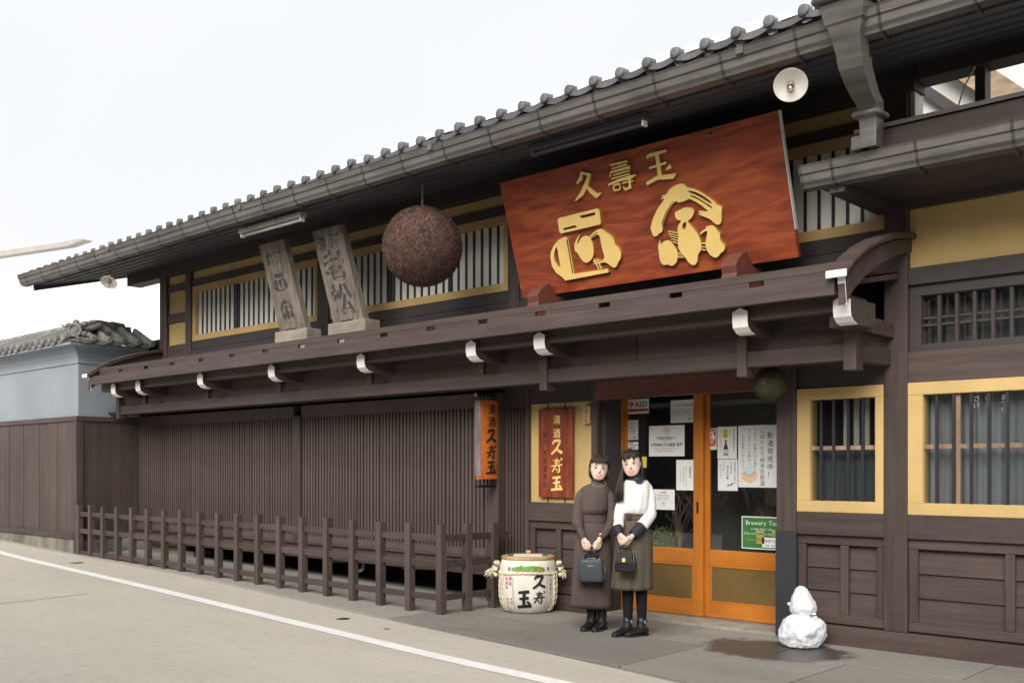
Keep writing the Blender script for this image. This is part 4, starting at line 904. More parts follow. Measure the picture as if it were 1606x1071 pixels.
def tube_light(x0, x1, y, z, label):
    o = root('tube_light', ((x0 + x1) / 2, y, z), label, 'light', 'tube lights under the eaves')
    MB().box(x0, x1, y - .05, y + .05, z - .02, z + .035).build('housing', M_roofside if x0 > -8 else mat('pale_housing', (.36, .35, .33), .5), o, bevel=.006)
    MB().tube([(x0 + .03, y - .0, z - .045), (x1 - .03, y, z - .045)], .016, 10).build('tube', (M_roofside if x0 > -8 else mat('tube_glass', (.5, .5, .48), .3, bump=0)), o, smooth=True)
    for x in (x0 + .02, x1 - .04): MB().box(x, x + .02, y - .03, y + .03, z - .065, z - .02).build('end_cap', M_white if x0 < -8 or x > x0 + .5 else M_roofside, o, bevel=.003)
    MB().box(x0 + .2, x0 + .25, y - .02, y + .02, z + .035, z + .08).box(x1 - .25, x1 - .2, y - .02, y + .02, z + .035, z + .08).build('mount', M_iron, o)
tube_light(-10.6, -9.36, 6.73, 4.245, 'pale tube light under the eaves above the two plaques')
tube_light(-6.0, -4.76, 6.75, 4.26, 'dark tube light under the eaves above the big signboard')

# ------------------------------------------------------------------ projecting lantern sign
LS = root('projecting_sign', (-7.59, 7.83, 1.33), 'upright orange wooden sign with black brush characters projecting beside the lattice', 'sign')
n = 10; rings = []
for z in (1.335, 2.17):
    ring = [(-7.632, 7.965, z), (-7.632, 7.69, z)] + [(-7.548 + .018 * math.sin(math.pi * i / n), 7.69 + .275 * i / n, z) for i in range(n + 1)]
    rings.append(ring)
MB().loft(rings, True, True).build('board', M_lantern, LS, bevel=.002)
MB().box(-7.636, -7.55, 7.680, 7.6895, 1.36, 2.165).build('edge_plate', mat('bare_edge', (.20, .155, .145), .7, .45, 5, (3, 3, .5)), LS)
fl_ = lambda u, v, h=0: Vector((-7.5455 + .018 * math.sin(math.pi * max(0, min(1, u / .275))) + h, 7.69 + u, v))
for ch, v in (('清', 2.03), ('酒', 1.90)): g = MB(); put_glyph(g, ch, .115, fl_, .085, v, .012); g.build('character', M_black, LS)
for i, chs in enumerate((KYU, JU, GYOKU)): g = MB(); brushname(g, chs, .058, 1.715 - i * .165, .145, fl_, .003); g.build('character', M_black, LS)
br = MB(); br.box(-7.63, -7.56, 7.67, 8.0, 1.245, 1.27).box(-7.61, -7.58, 7.985, 8.005, 1.20, 2.26).box(-7.63, -7.56, 7.67, 8.0, 2.215, 2.245)
br.build('bracket', M_iron, LS)
for z0_, z1_ in ((2.17, 2.215), (1.27, 1.335)):
    for i in range(5): MB().box(-7.60, -7.585, 7.71 + i * .055, 7.722 + i * .055, z0_, z1_).build('spindle', M_iron, LS)
MB().ball((-7.60, 7.66, 2.232), (.02, .012, .028), 8, 6).build('finial', M_steel, LS, smooth=True)

# ------------------------------------------------------------------ hanging board and name plate on the ochre wall
HB = root('hanging_board', (-6.80, 8.03, 1.15), 'upright red brown board with gold characters hung on the ochre wall', 'signboard')
MB().box(-7.024, -6.569, 8.005, 8.035, 1.15, 2.058).build('board', M_boardv, HB, bevel=.005)
fh = lambda u, v, h=0: Vector((-7.024 + u, 8.0045 - h, v))
for ch, v in (('清', 1.91), ('酒', 1.77)): g = MB(); put_glyph(g, ch, .10, fh, .20, v, .012); g.build('gold_character', M_goldleaf, HB)
for i, chs in enumerate((KYU, JU, GYOKU)): g = MB(); brushname(g, chs, .175, 1.585 - i * .185, .155, fh, .004); g.build('gold_character', M_goldleaf, HB)
g = MB(); vtext(g, '蔵元', .062, fh, .06, 1.83, 1.12, .008); vtext(g, '平瀬酒造店', .062, fh, .06, 1.655, 1.32, .008)
g.build('dark_lettering', M_black, HB)
for x in (-6.92, -6.69):
    MB().tube([(x, 8.02, 2.055), (x + .012, 8.03, 2.115)], .006, 6).build('hook', M_iron, HB); MB().tube([(x, 8.03, 1.10), (x, 8.03, 1.152)], .006, 6).build('hook', M_iron, HB)
NP = tag(MB().box(-6.425, -6.343, 7.998, 8.054, 1.895, 2.075).build('name_plate', mat('pale_cypress', (.55, .36, .19), .6, .15, 4, (3, 3, .4)), None, bevel=.004), 'small pale wooden name plate on the post right of the red board', 'name plate')
g = MB(); vtext(g, '平瀬市兵衛', .030, lambda u, v, h=0: Vector((u, 7.9965, v)), -6.40, 2.065, 1.08, .006); g.build('lettering', M_black, NP)

# ------------------------------------------------------------------ papers taped to the door glass
M_redink = mat('red_ink', (.5, .02, .03), .6, .05, 5, bump=0, rand=0)
M_greyink = mat('grey_ink', (.12, .12, .12), .7, .05, 5, bump=0, rand=0)
M_pinkink = mat('pink_ink', (.62, .22, .22), .7, .05, 5, bump=0, rand=0)
def paper(name, x0, x1, z0, z1, label, cat='poster', door=1, m=None, draw=None):
    yg = 8.434 if door == 1 else 8.479; k = yg / 8.4
    x0, x1 = x0 * k, x1 * k; z0, z1 = 1.45 + (z0 - 1.45) * k, 1.45 + (z1 - 1.45) * k
    # slightly wavy sheet with real thickness
    n = 6; rows = []
    ph = rnd.uniform(0, 6)
    cols = []
    for i in range(n + 1):
        u = x0 + (x1 - x0) * i / n; b = .0012 * math.sin(i * 1.3 + ph)
        cols.append([(u, yg - .0012 + b * .3, z0), (u, yg - .0016 + b * .3, z1), (u, yg - .0004 + b * .3, z1), (u, yg + .0000 + b * .3, z0)])
    mb = MB(); mb.loft(cols, True, True); o = mb.build(name, m or M_paper, None); tag(o, label, cat)
    w, h = x1 - x0, z1 - z0
    fn = lambda u, v, hh=0: Vector((x0 + u * w, yg - .0026 - hh, z0 + v * w))   # unit = width; v from the bottom in widths
    if draw:
        draw(o, fn, h / w, w)
    return o
def ink(o, m, fill, name='print'):
    g = MB(); fill(g); return g.build(name, m, o)
def quad(g, fn, u0, u1, v0, v1, hh=0): g.add([fn(u0, v0, hh), fn(u1, v0, hh), fn(u1, v1, hh), fn(u0, v1, hh)], [(0, 1, 2, 3)])
def poly(g, fn, pts, hh=0): g.add([fn(a, b, hh) for a, b in pts], [tuple(range(len(pts)))])
def ringpts(cx, cy, r, n=20): return [(cx + r * math.cos(2 * math.pi * i / n), cy + r * math.sin(2 * math.pi * i / n)) for i in range(n)]
def d_aed(o, fn, a, w):
    ink(o, M_redink, lambda g: (poly(g, fn, [(.16, .24), (.27, .36), (.28, .44), (.23, .47), (.17, .44), (.11, .47), (.06, .44), (.07, .36)]), quad(g, fn, .03, .97, .09, .19)))
    ink(o, M_greyink, lambda g: htext(g, 'AED', .3, fn, .33, .26, .02))
    ink(o, M_paper, lambda g: poly(g, fn, [(.18, .45), (.13, .36), (.17, .37), (.13, .27), (.21, .39), (.17, .385)], .0006))
paper('sticker', -6.167, -5.907, 1.996, 2.144, 'white AED sticker with a red heart at the top of the left door glass', 'sticker', 1, None, d_aed)
def d_strip(txt, col):
    def d(o, fn, a, w):
        ink(o, M_greyink, lambda g: htext(g, txt, .20, fn, .12, a * .30, .01))
        if col: ink(o, col, lambda g: quad(g, fn, .05, .95, a * .08, a * .18))
    return d
for i, (za, zb, t, c, lb) in enumerate([(1.868, 1.935, '一般 可', None, 'topmost white strip sticker in the stack on the left door glass'), (1.828, 1.864, 'お酒は', None, 'thin white strip sticker, second from the top of the stack on the left door glass'), (1.79, 1.824, '二十歳', None, 'thin white strip sticker, third from the top of the stack on the left door glass'),
        (1.735, 1.786, '年中無休', mat('blue_ink', (.25, .4, .6), .6, bump=0), 'white strip sticker with a pale blue line, in the stack on the left door'), (1.685, 1.715, '会員', None, 'thin white strip sticker, fifth in the stack on the left door glass'), (1.636, 1.680, '取扱店', None, 'lowest white strip sticker in the stack, behind the woman in white')]):
    paper('strip_sticker', -6.171, -6.037, za, zb, lb, 'sticker', 1, None, d_strip(t, c))['group'] = 'strip stickers on the left door'
def d_p3(o, fn, a, w):
    ink(o, M_black, lambda g: htext(g, 'おいしい下り坂の酒', .085, fn, .15, .58, .012))
    ink(o, M_redink, lambda g: htext(g, '店内試飲は中止しております', .055, fn, .15, .44, .004))
    ink(o, M_greyink, lambda g: (htext(g, 'ご理解の程よろしくお願い致します', .05, fn, .1, .35), htext(g, '何卒ご了承ください', .05, fn, .1, .27)))
    ink(o, M_greyink, lambda g: put_glyph(g, '印', .12, fn, .72, .08, .004))
paper('poster', -5.648, -5.371, 1.891, 2.112, 'white notice with small red and black lines at the top right of the left door', 'poster', 1, None, d_p3)
def d_p4(o, fn, a, w):
    def ringf(g):
        A, B = ringpts(.5, .60, .095), ringpts(.5, .60, .085)
        n = len(A); g.add([fn(*p) for p in A] + [fn(*p) for p in B], [(i, (i + 1) % n, n + (i + 1) % n, n + i) for i in range(n)])
        put_glyph(g, '祝', .125, fn, .438, .555, .008)
    ink(o, M_pinkink, ringf)
    ink(o, M_black, lambda g: (htext(g, '「伝統的酒造り」', .082, fn, .16, .40, .008), htext(g, '世界無形文化遺産 登録', .086, fn, .06, .24, .012)))
    ink(o, M_greyink, lambda g: (htext(g, 'ユネスコ', .045, fn, .41, .345), htext(g, 'Traditional Sake Making Practice', .05, fn, .15, .165), htext(g, 'Intangible Cultural Heritage', .045, fn, .2, .11)))
paper('poster', -5.905, -5.489, 1.567, 1.869, 'large landscape poster headed by a round red seal on the left door glass', 'poster', 1, None, d_p4)
def d_cols(cols, m=M_greyink):
    def d(o, fn, a, w):
        ink(o, m, lambda g: [vtext(g, t, s, fn, x, a - y, 1.06, b) for (t, s, x, y, b) in cols])
    return d
paper('poster', -5.583, -5.373, 1.236, 1.531, 'white upright notice with brush columns low on the right of the left door', 'poster', 1, None, d_cols([('酒粕売切', .125, .70, .30, .012), ('ありがとうございました', .085, .50, .24, .0), ('次回入荷は未定です', .085, .36, .34, .0), ('ご了承ください', .085, .2, .42, .0)]))
def d_p6(o, fn, a, w):
    ink(o, M_greyink, lambda g: (htext(g, '営業案内', .07, fn, .36, .66, .008), htext(g, 'Business Hours', .085, fn, .2, .55, .008), htext(g, '午前九時から午後五時まで', .05, fn, .18, .46), htext(g, 'お気軽にお立ち寄りください', .05, fn, .16, .39), htext(g, '定休日', .06, fn, .4, .25, .008), htext(g, '土 日 祝', .06, fn, .34, .16)))
paper('poster', -5.851, -5.603, 1.042, 1.241, 'small landscape opening hours notice beside the arm of the woman in white', 'poster', 1, None, d_p6)
tag(paper('sticky_note', -5.99, -5.935, 1.456, 1.565, 'yellow slip behind the hair of the woman in white', 'note', 1, mat('yellow_paper', (.7, .6, .08), .7, bump=0)))
def d_p7(o, fn, a, w):
    ink(o, M_redink, lambda g: quad(g, fn, .08, .92, .28, a - .08))
    blob = [(.5 + .33 * (1 + .12 * math.cos(6 * t)) * math.cos(t), .92 + .50 * (1 + .1 * math.cos(6 * t)) * math.sin(t)) for t in [2 * math.pi * i / 36 for i in range(36)]]
    ink(o, M_paper, lambda g: (poly(g, fn, blob, .0004), [poly(g, fn, ringpts(x, y, .05, 10), .0004) for x in (.17, .83) for y in (.38, a - .18)]))
    f2 = lambda u, v, hh=0: fn(u, v, hh + .0008)
    ink(o, M_redink, lambda g: (put_glyph(g, '甘', .40, f2, .30, .98, .012), put_glyph(g, '酒', .40, f2, .30, .53, .012)))
    ink(o, M_greyink, lambda g: htext(g, '久寿玉', .09, fn, .4, .12))
paper('poster', -5.257, -5.131, 1.625, 1.827, 'small red and white amazake poster beside the middle door stile', 'poster', 2, None, d_p7)
def d_p8(o, fn, a, w):
    ink(o, mat('yellow_ink', (.62, .58, .03), .6, bump=0), lambda g: quad(g, fn, .28, .56, a - .52, a - .11))
    ink(o, mat('bottle_ink', (.03, .035, .04), .5, bump=0), lambda g: poly(g, fn, [(.33, .16), (.55, .16), (.56, .20), (.56, .45), (.53, .56), (.48, .66), (.475, .86), (.40, .86), (.395, .66), (.35, .56), (.32, .45), (.32, .20)]))
    ink(o, mat('label_ink', (.55, .45, .45), .6, bump=0), lambda g: quad(g, fn, .325, .555, .22, .42, .0006))
    f2 = lambda u, v, hh=0: fn(u, v, hh + .0006)
    ink(o, M_greyink, lambda g: (vtext(g, '純米大吟醸生酒限定', .10, fn, .80, a - .08, 1.1, .006), vtext(g, '春の香りのにごり酒', .06, fn, .65, a - .12), vtext(g, '旨酒', .16, f2, .33, a - .14, 1.1, .01)))
    ink(o, M_pinkink, lambda g: (vtext(g, '季節限定出荷のお酒です', .08, fn, .13, a - .18), vtext(g, 'お早めにどうぞ', .06, fn, .05, a - .12)))
paper('poster', -5.122, -4.915, 1.539, 1.839, 'white poster with a dark sake bottle under a yellow square on the right door', 'poster', 2, None, d_p8)
def d_p9(o, fn, a, w):
    d_cols([('飛騨の酒蔵よりお知らせ', .085, .82, .1, .006), ('ひだほまれ', .10, .63, .12, .012), ('純米大吟醸', .115, .44, .28, .014), ('只今予約受付', .07, .26, .1, 0), ('お問い合わせ下さい', .07, .10, .2, 0)])(o, fn, a, w)
    ink(o, M_black, lambda g: brush(g, [[(.5, .3, .02), (.56, .18, .03)], [(.62, .22, .03), (.70, .27, .04), (.76, .3, .02)], [(.66, .3, .02), (.8, .36, .03)], [(.48, .2, .02), (.6, .32, .02)]], fn, .0004))
paper('poster', -5.117, -4.906, 1.239, 1.534, 'white upright brush-lettered notice under the bottle poster', 'poster', 2, None, d_p9)
def d_p10(o, fn, a, w):
    ink(o, M_black, lambda g: (vtext(g, '新酒発売中！', .148, fn, .69, a - .14, 1.12, .004), vtext(g, 'しぼりたて純米生原酒', .118, fn, .52, a - .06, 1.05, -.002)))
    ink(o, M_greyink, lambda g: (vtext(g, 'できたての華やかな香りと', .078, fn, .37, a - .06, 1.02), vtext(g, 'すっきりとした味わい', .078, fn, .23, a - .06, 1.02), vtext(g, 'ぜひお楽しみください', .078, fn, .08, a - .20, 1.0)))
    ink(o, mat('masu_light', (.72, .50, .30), .7, bump=0), lambda g: (poly(g, fn, [(.08, .30), (.28, .20), (.28, .08), (.10, .17)]), poly(g, fn, [(.28, .20), (.46, .30), (.45, .17), (.28, .08)])))
    ink(o, mat('masu_inner', (.60, .40, .25), .7, bump=0), lambda g: poly(g, fn, [(.08, .305), (.28, .205), (.46, .305), (.27, .38)]))
    ink(o, mat('sake_blue', (.50, .68, .72), .7, bump=0), lambda g: poly(g, fn, [(.19, .30), (.27, .27), (.35, .30), (.37, .44), (.28, .46), (.18, .44)], .0004))
paper('poster', -4.9, -4.47, 1.274, 1.844, 'largest white poster with tall vertical lettering and a wooden sake box, right door', 'poster', 2, None, d_p10)
def d_p11(o, fn, a, w):
    ink(o, mat('green_ink', (.045, .19, .05), .5, .2, 4, bump=0), lambda g: quad(g, fn, .02, .99, .02, a - .02))
    f2 = lambda u, v, hh=0: fn(u, v, hh + .0006)
    ink(o, M_paper, lambda g: (htext(g, 'Brewery Tour', .115, f2, .09, a - .155, 0), htext(g, 'in Nishi Machi Only', .055, f2, .2, a - .245), htext(g, '(You can’t come to brewery)', .058, f2, .05, a - .33), quad(g, f2, .42, .97, .04, .22)))
    ink(o, mat('ochre_ink', (.42, .38, .10), .6, .3, 6, bump=0), lambda g: (quad(g, f2, .30, .46, .10, .34, ), quad(g, f2, .62, .72, .24, .36)))
    ink(o, mat('peach_ink', (.55, .28, .14), .6, bump=0), lambda g: (htext(g, 'Experience Tasting Tour', .05, f2, .12, a - .44, .004), htext(g, 'Every Saturday', .05, f2, .12, .27, .004)))
    f3 = lambda u, v, hh=0: fn(u, v, hh + .0012)
    ink(o, mat('navy_ink', (.05, .06, .2), .6, bump=0), lambda g: (htext(g, '10:00 - 11:30', .06, f3, .47, .13), htext(g, '14:00 - 15:30', .05, f3, .47, .06)))
paper('poster', -4.864, -4.36, .709, 1.008, 'green brewery tour notice low in the right door glass', 'poster', 2, None, d_p11)

# ------------------------------------------------------------------ sake barrel
BC = (-6.93, 7.735, 0.0); BRZ = math.atan2(6.93, 7.735)
B = root('sake_barrel', BC, 'straw-wrapped white sake barrel with black brush characters, left of the women', 'barrel', rz=BRZ, world=False)
BP = [(.0, 0), (.19, .0), (.215, .012), (.245, .05), (.272, .10), (.288, .17), (.294, .28), (.292, .40), (.283, .47), (.270, .515), (.262, .53)]
def brad(z):
    for (r0, z0_), (r1, z1_) in zip(BP[1:], BP[2:]):
        if z0_ <= z <= z1_: return r0 + (r1 - r0) * (z - z0_) / (z1_ - z0_)
    return BP[-1][0]
M_mat = mat('white_straw_wrap', (.74, .71, .64), .8, .10, 4, (1, 1, 1), .25, 18, rand=0)
M_straw = mat('straw_rope', (.66, .60, .43), .9, .22, 14, bump=.4, bscale=80, rand=.06)
mb = MB(); n = 64
mb.loft([[((r + .004 * noise.noise(Vector((math.cos(t) * 3, math.sin(t) * 3, z * 9)))) * math.cos(t), (r + .004 * noise.noise(Vector((math.cos(t) * 3, math.sin(t) * 3, z * 9)))) * math.sin(t), z) for t in [2 * math.pi * j / n for j in range(n)]] for r, z in BP[1:]], True, True)
mb.build('wrap', M_mat, B, smooth=True)
M_bw = mat('pale_barrel_wood', (.52, .33, .17), .55, .2, 4, (.4, 4, 4), .15, 30)
MB().lathe([(.255, .528), (.268, .536), (.268, .558), (.262, .566)], 48).build('lid', M_bw, B, bevel=.003)
MB().box(-.02, .03, .20, .23, .566, .60).build('lid_handle', M_bw, B, bevel=.006)
sheetm = MB().box(-.20, .20, -.17, .12, .567, .5695).build('card', M_paper, B)
MB().box(-.20, -.145, -.17, .12, .5697, .5705).box(.145, .20, -.17, .12, .5697, .5705).build('card_band', mat('card_green', (.06, .2, .10), .5, bump=0), B)
def rope(path, r, name='rope', turns=1.0):
    # two-strand twisted rope
    P = [Vector(p) for p in path]; m_ = MB()
    for s_ in (0, math.pi):
        q = []; L = 0
        for i, p in enumerate(P):
            d_ = (P[min(i + 1, len(P) - 1)] - P[max(i - 1, 0)]).normalized(); a_ = d_.cross(Vector((0, .3, 1))).normalized(); b_ = d_.cross(a_)
            if i: L += (p - P[i - 1]).length
            t = s_ + L / (r * 5) * math.pi * turns
            q.append(p + (a_ * math.cos(t) + b_ * math.sin(t)) * r * .5)
        m_.tube(q, r * .62, 6)
    return m_.build(name, M_straw, B, smooth=True)
rope([(brad(.41) * 1.02 * math.cos(t), brad(.41) * 1.02 * math.sin(t), .402 + .006 * math.sin(3 * t)) for t in [2 * math.pi * j / 140 for j in range(141)]], .010)
for sgn in (-1, 1):
    for da in (-.10, .12):
        t = (0 if sgn > 0 else math.pi) + da - sgn * .45
        rope([(brad(.02 + (.40) * j / 50) * 1.03 * math.cos(t + .1 * sgn * (1 - j / 50)), brad(.02 + .40 * j / 50) * 1.03 * math.sin(t + .1 * sgn * (1 - j / 50)), .015 + .40 * j / 50) for j in range(51)], .011)
    kn = MB(); c0 = Vector((sgn * .305, -.03, .46))
    for j in range(9):
        a = j * 2.4; kn.ball(c0 + Vector((sgn * .02 * (j % 3), .03 * math.cos(a), .06 * math.sin(a) - .012 * j * .4)), (.022, .024, .024), 8, 6)
    kn.build('rope_knot', M_straw, B, smooth=True)
    ts = MB(); rr_ = random.Random(4 + sgn)
    for j in range(46):
        a = rr_.uniform(-.9, .9); e = Vector((sgn * rr_.uniform(.05, .12), rr_.uniform(-.05, .05), -rr_.uniform(.0, .07) + .02 * a)); s_ = c0 + Vector((sgn * .02, rr_.uniform(-.012, .012), -.045 + rr_.uniform(-.012, .012)))
        if sgn > 0: e = Vector((abs(e.x) * .55, e.y, e.z - .01))
        ts.tube([s_, s_ + e * .6 + Vector((0, 0, .01)), s_ + e], [.004, .0035, .0015], 4)
    tso = ts.build('tassel', M_straw, B); tso['kind'] = 'stuff'
# printed front, wrapped onto the round
def fb(u, v, h=0):
    r = brad(max(.012, min(.53, v))) + .0062 + h; t = -math.pi / 2 + u / .292
    return Vector((r * math.cos(t), r * math.sin(t), v))
for chs, u, v, z_, sx_ in ((KYU, .045, .255, .135, 1), (JU, .05, .105, .13, 1), (GYOKU, -.115, .06, .185, .85)): g = MB(); brushname(g, chs, u, v, z_, fb, .0015, sx=sx_); g.build('brush_character', M_black, B)
g = MB(); put_glyph(g, '登', .042, fb, -.225, .435, .006); put_glyph(g, '録', .042, fb, -.178, .435, .006); put_glyph(g, '商', .042, fb, .20, .435, .006); g.build('black_print', M_greyink, B)
g = MB(); vtext(g, '酒造', .04, fb, -.205, .385, 1.25, .006); vtext(g, '清酒吉', .034, fb, -.248, .375, 1.25, .006); vtext(g, '吟印', .03, fb, -.24, .17, 1.2, .006); vtext(g, '平瀬', .03, fb, -.195, .17, 1.2, .006); vtext(g, '飛騨高山', .03, fb, .235, .36, 1.4, .004); g.build('red_print', M_redink, B)
def cloud(g, cx, cy, rx, ry, k): 
    c_ = len(g.v); pts = [(cx + rx * (1 + .12 * math.cos(5 * t + k)) * math.cos(t), cy + ry * (1 + .15 * math.cos(4 * t + k)) * math.sin(t)) for t in [2 * math.pi * i / 18 for i in range(18)]]
    g.add([fb(*p, .0006 + .0003 * k) for p in pts], [tuple(range(18))])
g = MB()
for k, (cx, cy, rx, ry) in enumerate([(-.115, .452, .036, .024), (-.07, .460, .036, .027), (-.02, .455, .036, .025), (.03, .462, .034, .026), (.075, .458, .036, .027), (.12, .454, .036, .025), (.155, .448, .022, .02)]): cloud(g, cx, cy, rx, ry, k)
g.build('pine_print', mat('pine_green', (.12, .33, .03), .6, .3, 30, bump=0), B)
g = MB()
for cx in (-.10, -.05, .0, .05, .10, .14): cloud(g, cx, .438, .018, .009, 8)
g.build('trunk_print', mat('trunk_tan', (.45, .24, .12), .6, bump=0), B)
for x0_, x1_ in ((-.158, -.15), (.192, .20)):
    g = MB(); g.loft([[fb(x0_, z, .0008), fb(x1_, z, .0008)] for z in [.05 + .04 * i for i in range(9)]], False, False); g.build('border_print', mat('tan_ink', (.5, .40, .32), .7, bump=0), B)

def interp(rows, k):
    out = []
    for a, b in zip(rows, rows[1:]):
        for i in range(k): out.append(tuple(a[c] + (b[c] - a[c]) * i / k for c in range(len(a))))
    return out + [rows[-1]]
# ------------------------------------------------------------------ snowman
sm_ = bmesh.new()
S = root('snowman', (-3.93, 7.735, 0), 'lumpy white two-ball snowman on the wet slab beside the door post', 'snowman', world=False)
mb = MB(); n = 72; rings = []
prof = [(.155, 0), (.172, .03), (.184, .075), (.187, .12), (.178, .165), (.158, .205), (.125, .232), (.098, .245), (.088, .258), (.092, .272), (.103, .295), (.108, .325), (.098, .365), (.080, .405), (.064, .440), (.046, .468), (.022, .486), (.006, .490)]
for r, z in interp(prof, 3):
    ring = []
    for j in range(n):
        t = 2 * math.pi * j / n; d = Vector((math.cos(t), math.sin(t), 0)); p = d * r + Vector((0, 0, z))
        k = 1 + .10 * noise.noise(p * 9) + .085 * noise.noise(p * 17 + Vector((3, 1, 0))) + .07 * noise.noise(p * 38) + .04 * noise.noise(p * 80)
        ring.append(Vector((p.x * k + (.012 * math.sin(z * 9)) + (.012 if z > .25 else 0), p.y * k, p.z + (.006 * noise.noise(p * 15) if z > .02 else 0))))
    rings.append(ring)
mb.loft(rings, True, True); so_ = mb.build('snow_body', M_snow, S, smooth=True)
sub = so_.modifiers.new('sub', 'SUBSURF'); sub.levels = 1; sub.render_levels = 1
for c_, r_ in (((-.098, -.02, .335), (.016, .016, .016)), ((.115, -.01, .27), (.02, .02, .013)), ((.12, .0, .24), (.02, .02, .02))): MB().ball(c_, r_, 10, 7).build('snow_lump', M_snow, S, smooth=True)
MB().tube([(.10, -.05, .262), (.15, -.055, .266)], .005, 6).build('twig', M_black, S)
sm_.free()

# ------------------------------------------------------------------ the two women
def skin_material():
    m = mat('skin', (.74, .53, .43), .5, .04, 12, bump=.05, bscale=120, rand=0)
    b = m.node_tree.nodes['Principled BSDF']; b.inputs['Subsurface Weight'].default_value = .12; b.inputs['Subsurface Radius'].default_value = (.01, .004, .002); b.inputs['Subsurface Scale'].default_value = .5
    return m
M_skin = skin_material()
M_tights = mat('black_tights', (.010, .010, .013), .75, .1, 20, bump=.1, rand=0, spec=.2)
M_boot = mat('black_leather', (.013, .013, .015), .35, .2, 10, bump=.2, bscale=60, rand=0)
M_hair = mat('dark_hair', (.020, .012, .009), .42, .45, 6, (14, 14, .8), .5, 30, (40, 40, 1.2), rand=0)
M_hairb = mat('brown_hair', (.034, .019, .013), .42, .45, 6, (14, 14, .8), .5, 30, (40, 40, 1.2), rand=0)
M_lip = mat('lips', (.52, .14, .13), .4, .05, 5, bump=0, rand=0); M_teeth = mat('teeth', (.8, .77, .72), .3, .02, 5, bump=0, rand=0)
M_eye = mat('iris', (.012, .008, .006), .2, .05, 5, bump=0, rand=0); M_sclera = mat('sclera', (.72, .69, .66), .3, .02, 5, bump=0, rand=0)
M_brow = mat('brow', (.075, .045, .034), .8, .1, 5, bump=0, rand=0)
M_blush = mat('cheek', (.66, .34, .28), .6, .04, 5, bump=0, rand=0)
VL = lambda p: Vector(p)
HEADR = [(-.002, .012, -.060, -.035), (.004, .030, -.077, -.028), (.014, .044, -.086, -.012), (.034, .058, -.089, .030), (.060, .068, -.088, .058), (.090, .073, -.087, .078), (.120, .0745, -.086, .090), (.150, .073, -.082, .090), (.178, .064, -.069, .078), (.200, .046, -.047, .055), (.212, .020, -.020, .028)]
def head_ring(z, w, yf, yb, k=1.0, n=28, add=0.):
    c = (yf + yb) / 2; ry = (yb - yf) / 2
    out = []
    for j in range(n):
        t = 2 * math.pi * j / n; cx, sx = math.cos(t), math.sin(t)
        e = .82 if sx < 0 else 1.0                       # flatter face plane
        x = (w + add) * math.copysign(abs(cx) ** .92, cx); y = c + (ry + add) * math.copysign(abs(sx) ** e, sx)
        out.append(Vector((x, y, z * k)))
    return out
def hand_tubes(mb, w, d, s, nrm, curl=1.0, L=.9):
    w, d, s, nrm = VL(w), VL(d).normalized(), VL(s).normalized(), VL(nrm).normalized()
    for i, ln in enumerate((.92, 1.0, .96, .78)):
        off = s * (.0255 - .017 * i)
        k = w + d * .078 * L + off * .95
        m1 = k + (d * .030 + nrm * .010 * curl) * ln * L; m2 = m1 + (d * .014 + nrm * .020 * curl) * ln * L; tip = m2 + (d * (.004 if curl > .5 else .014) + nrm * .014 * curl) * ln * L
        mb.tube([w + off * .5 - d * .01, w + d * .04 * L + off * .8, k, m1, m2, tip], [.0125, .0125, .0105, .0088, .0080, .0062], 8)
    t0 = w + s * .014 + d * .012; mb.tube([t0, w + s * .036 + d * .042 * L + nrm * .006, w + s * .040 + d * .068 * L + nrm * .016, w + s * .034 + d * .092 * L + nrm * .022], [.013, .012, .0098, .0072], 8)
    mb.tube([w - d * .05, w, w + d * .035], [.021, .021, .022], 10, flat=.8)
def remesh(mb, voxel, name, smooth_it=2):
    me = mb.mesh(name, M_skin); o = bpy.data.objects.new('r', me)
    r = o.modifiers.new('r', 'REMESH'); r.mode = 'VOXEL'; r.voxel_size = voxel; r.use_smooth_shade = True
    s = o.modifiers.new('s', 'SMOOTH'); s.factor = .5; s.iterations = smooth_it
    ev = bench(o); out = bpy.data.meshes.new_from_object(ev)
    bpy.data.objects.remove(o); out.name = name
    return out
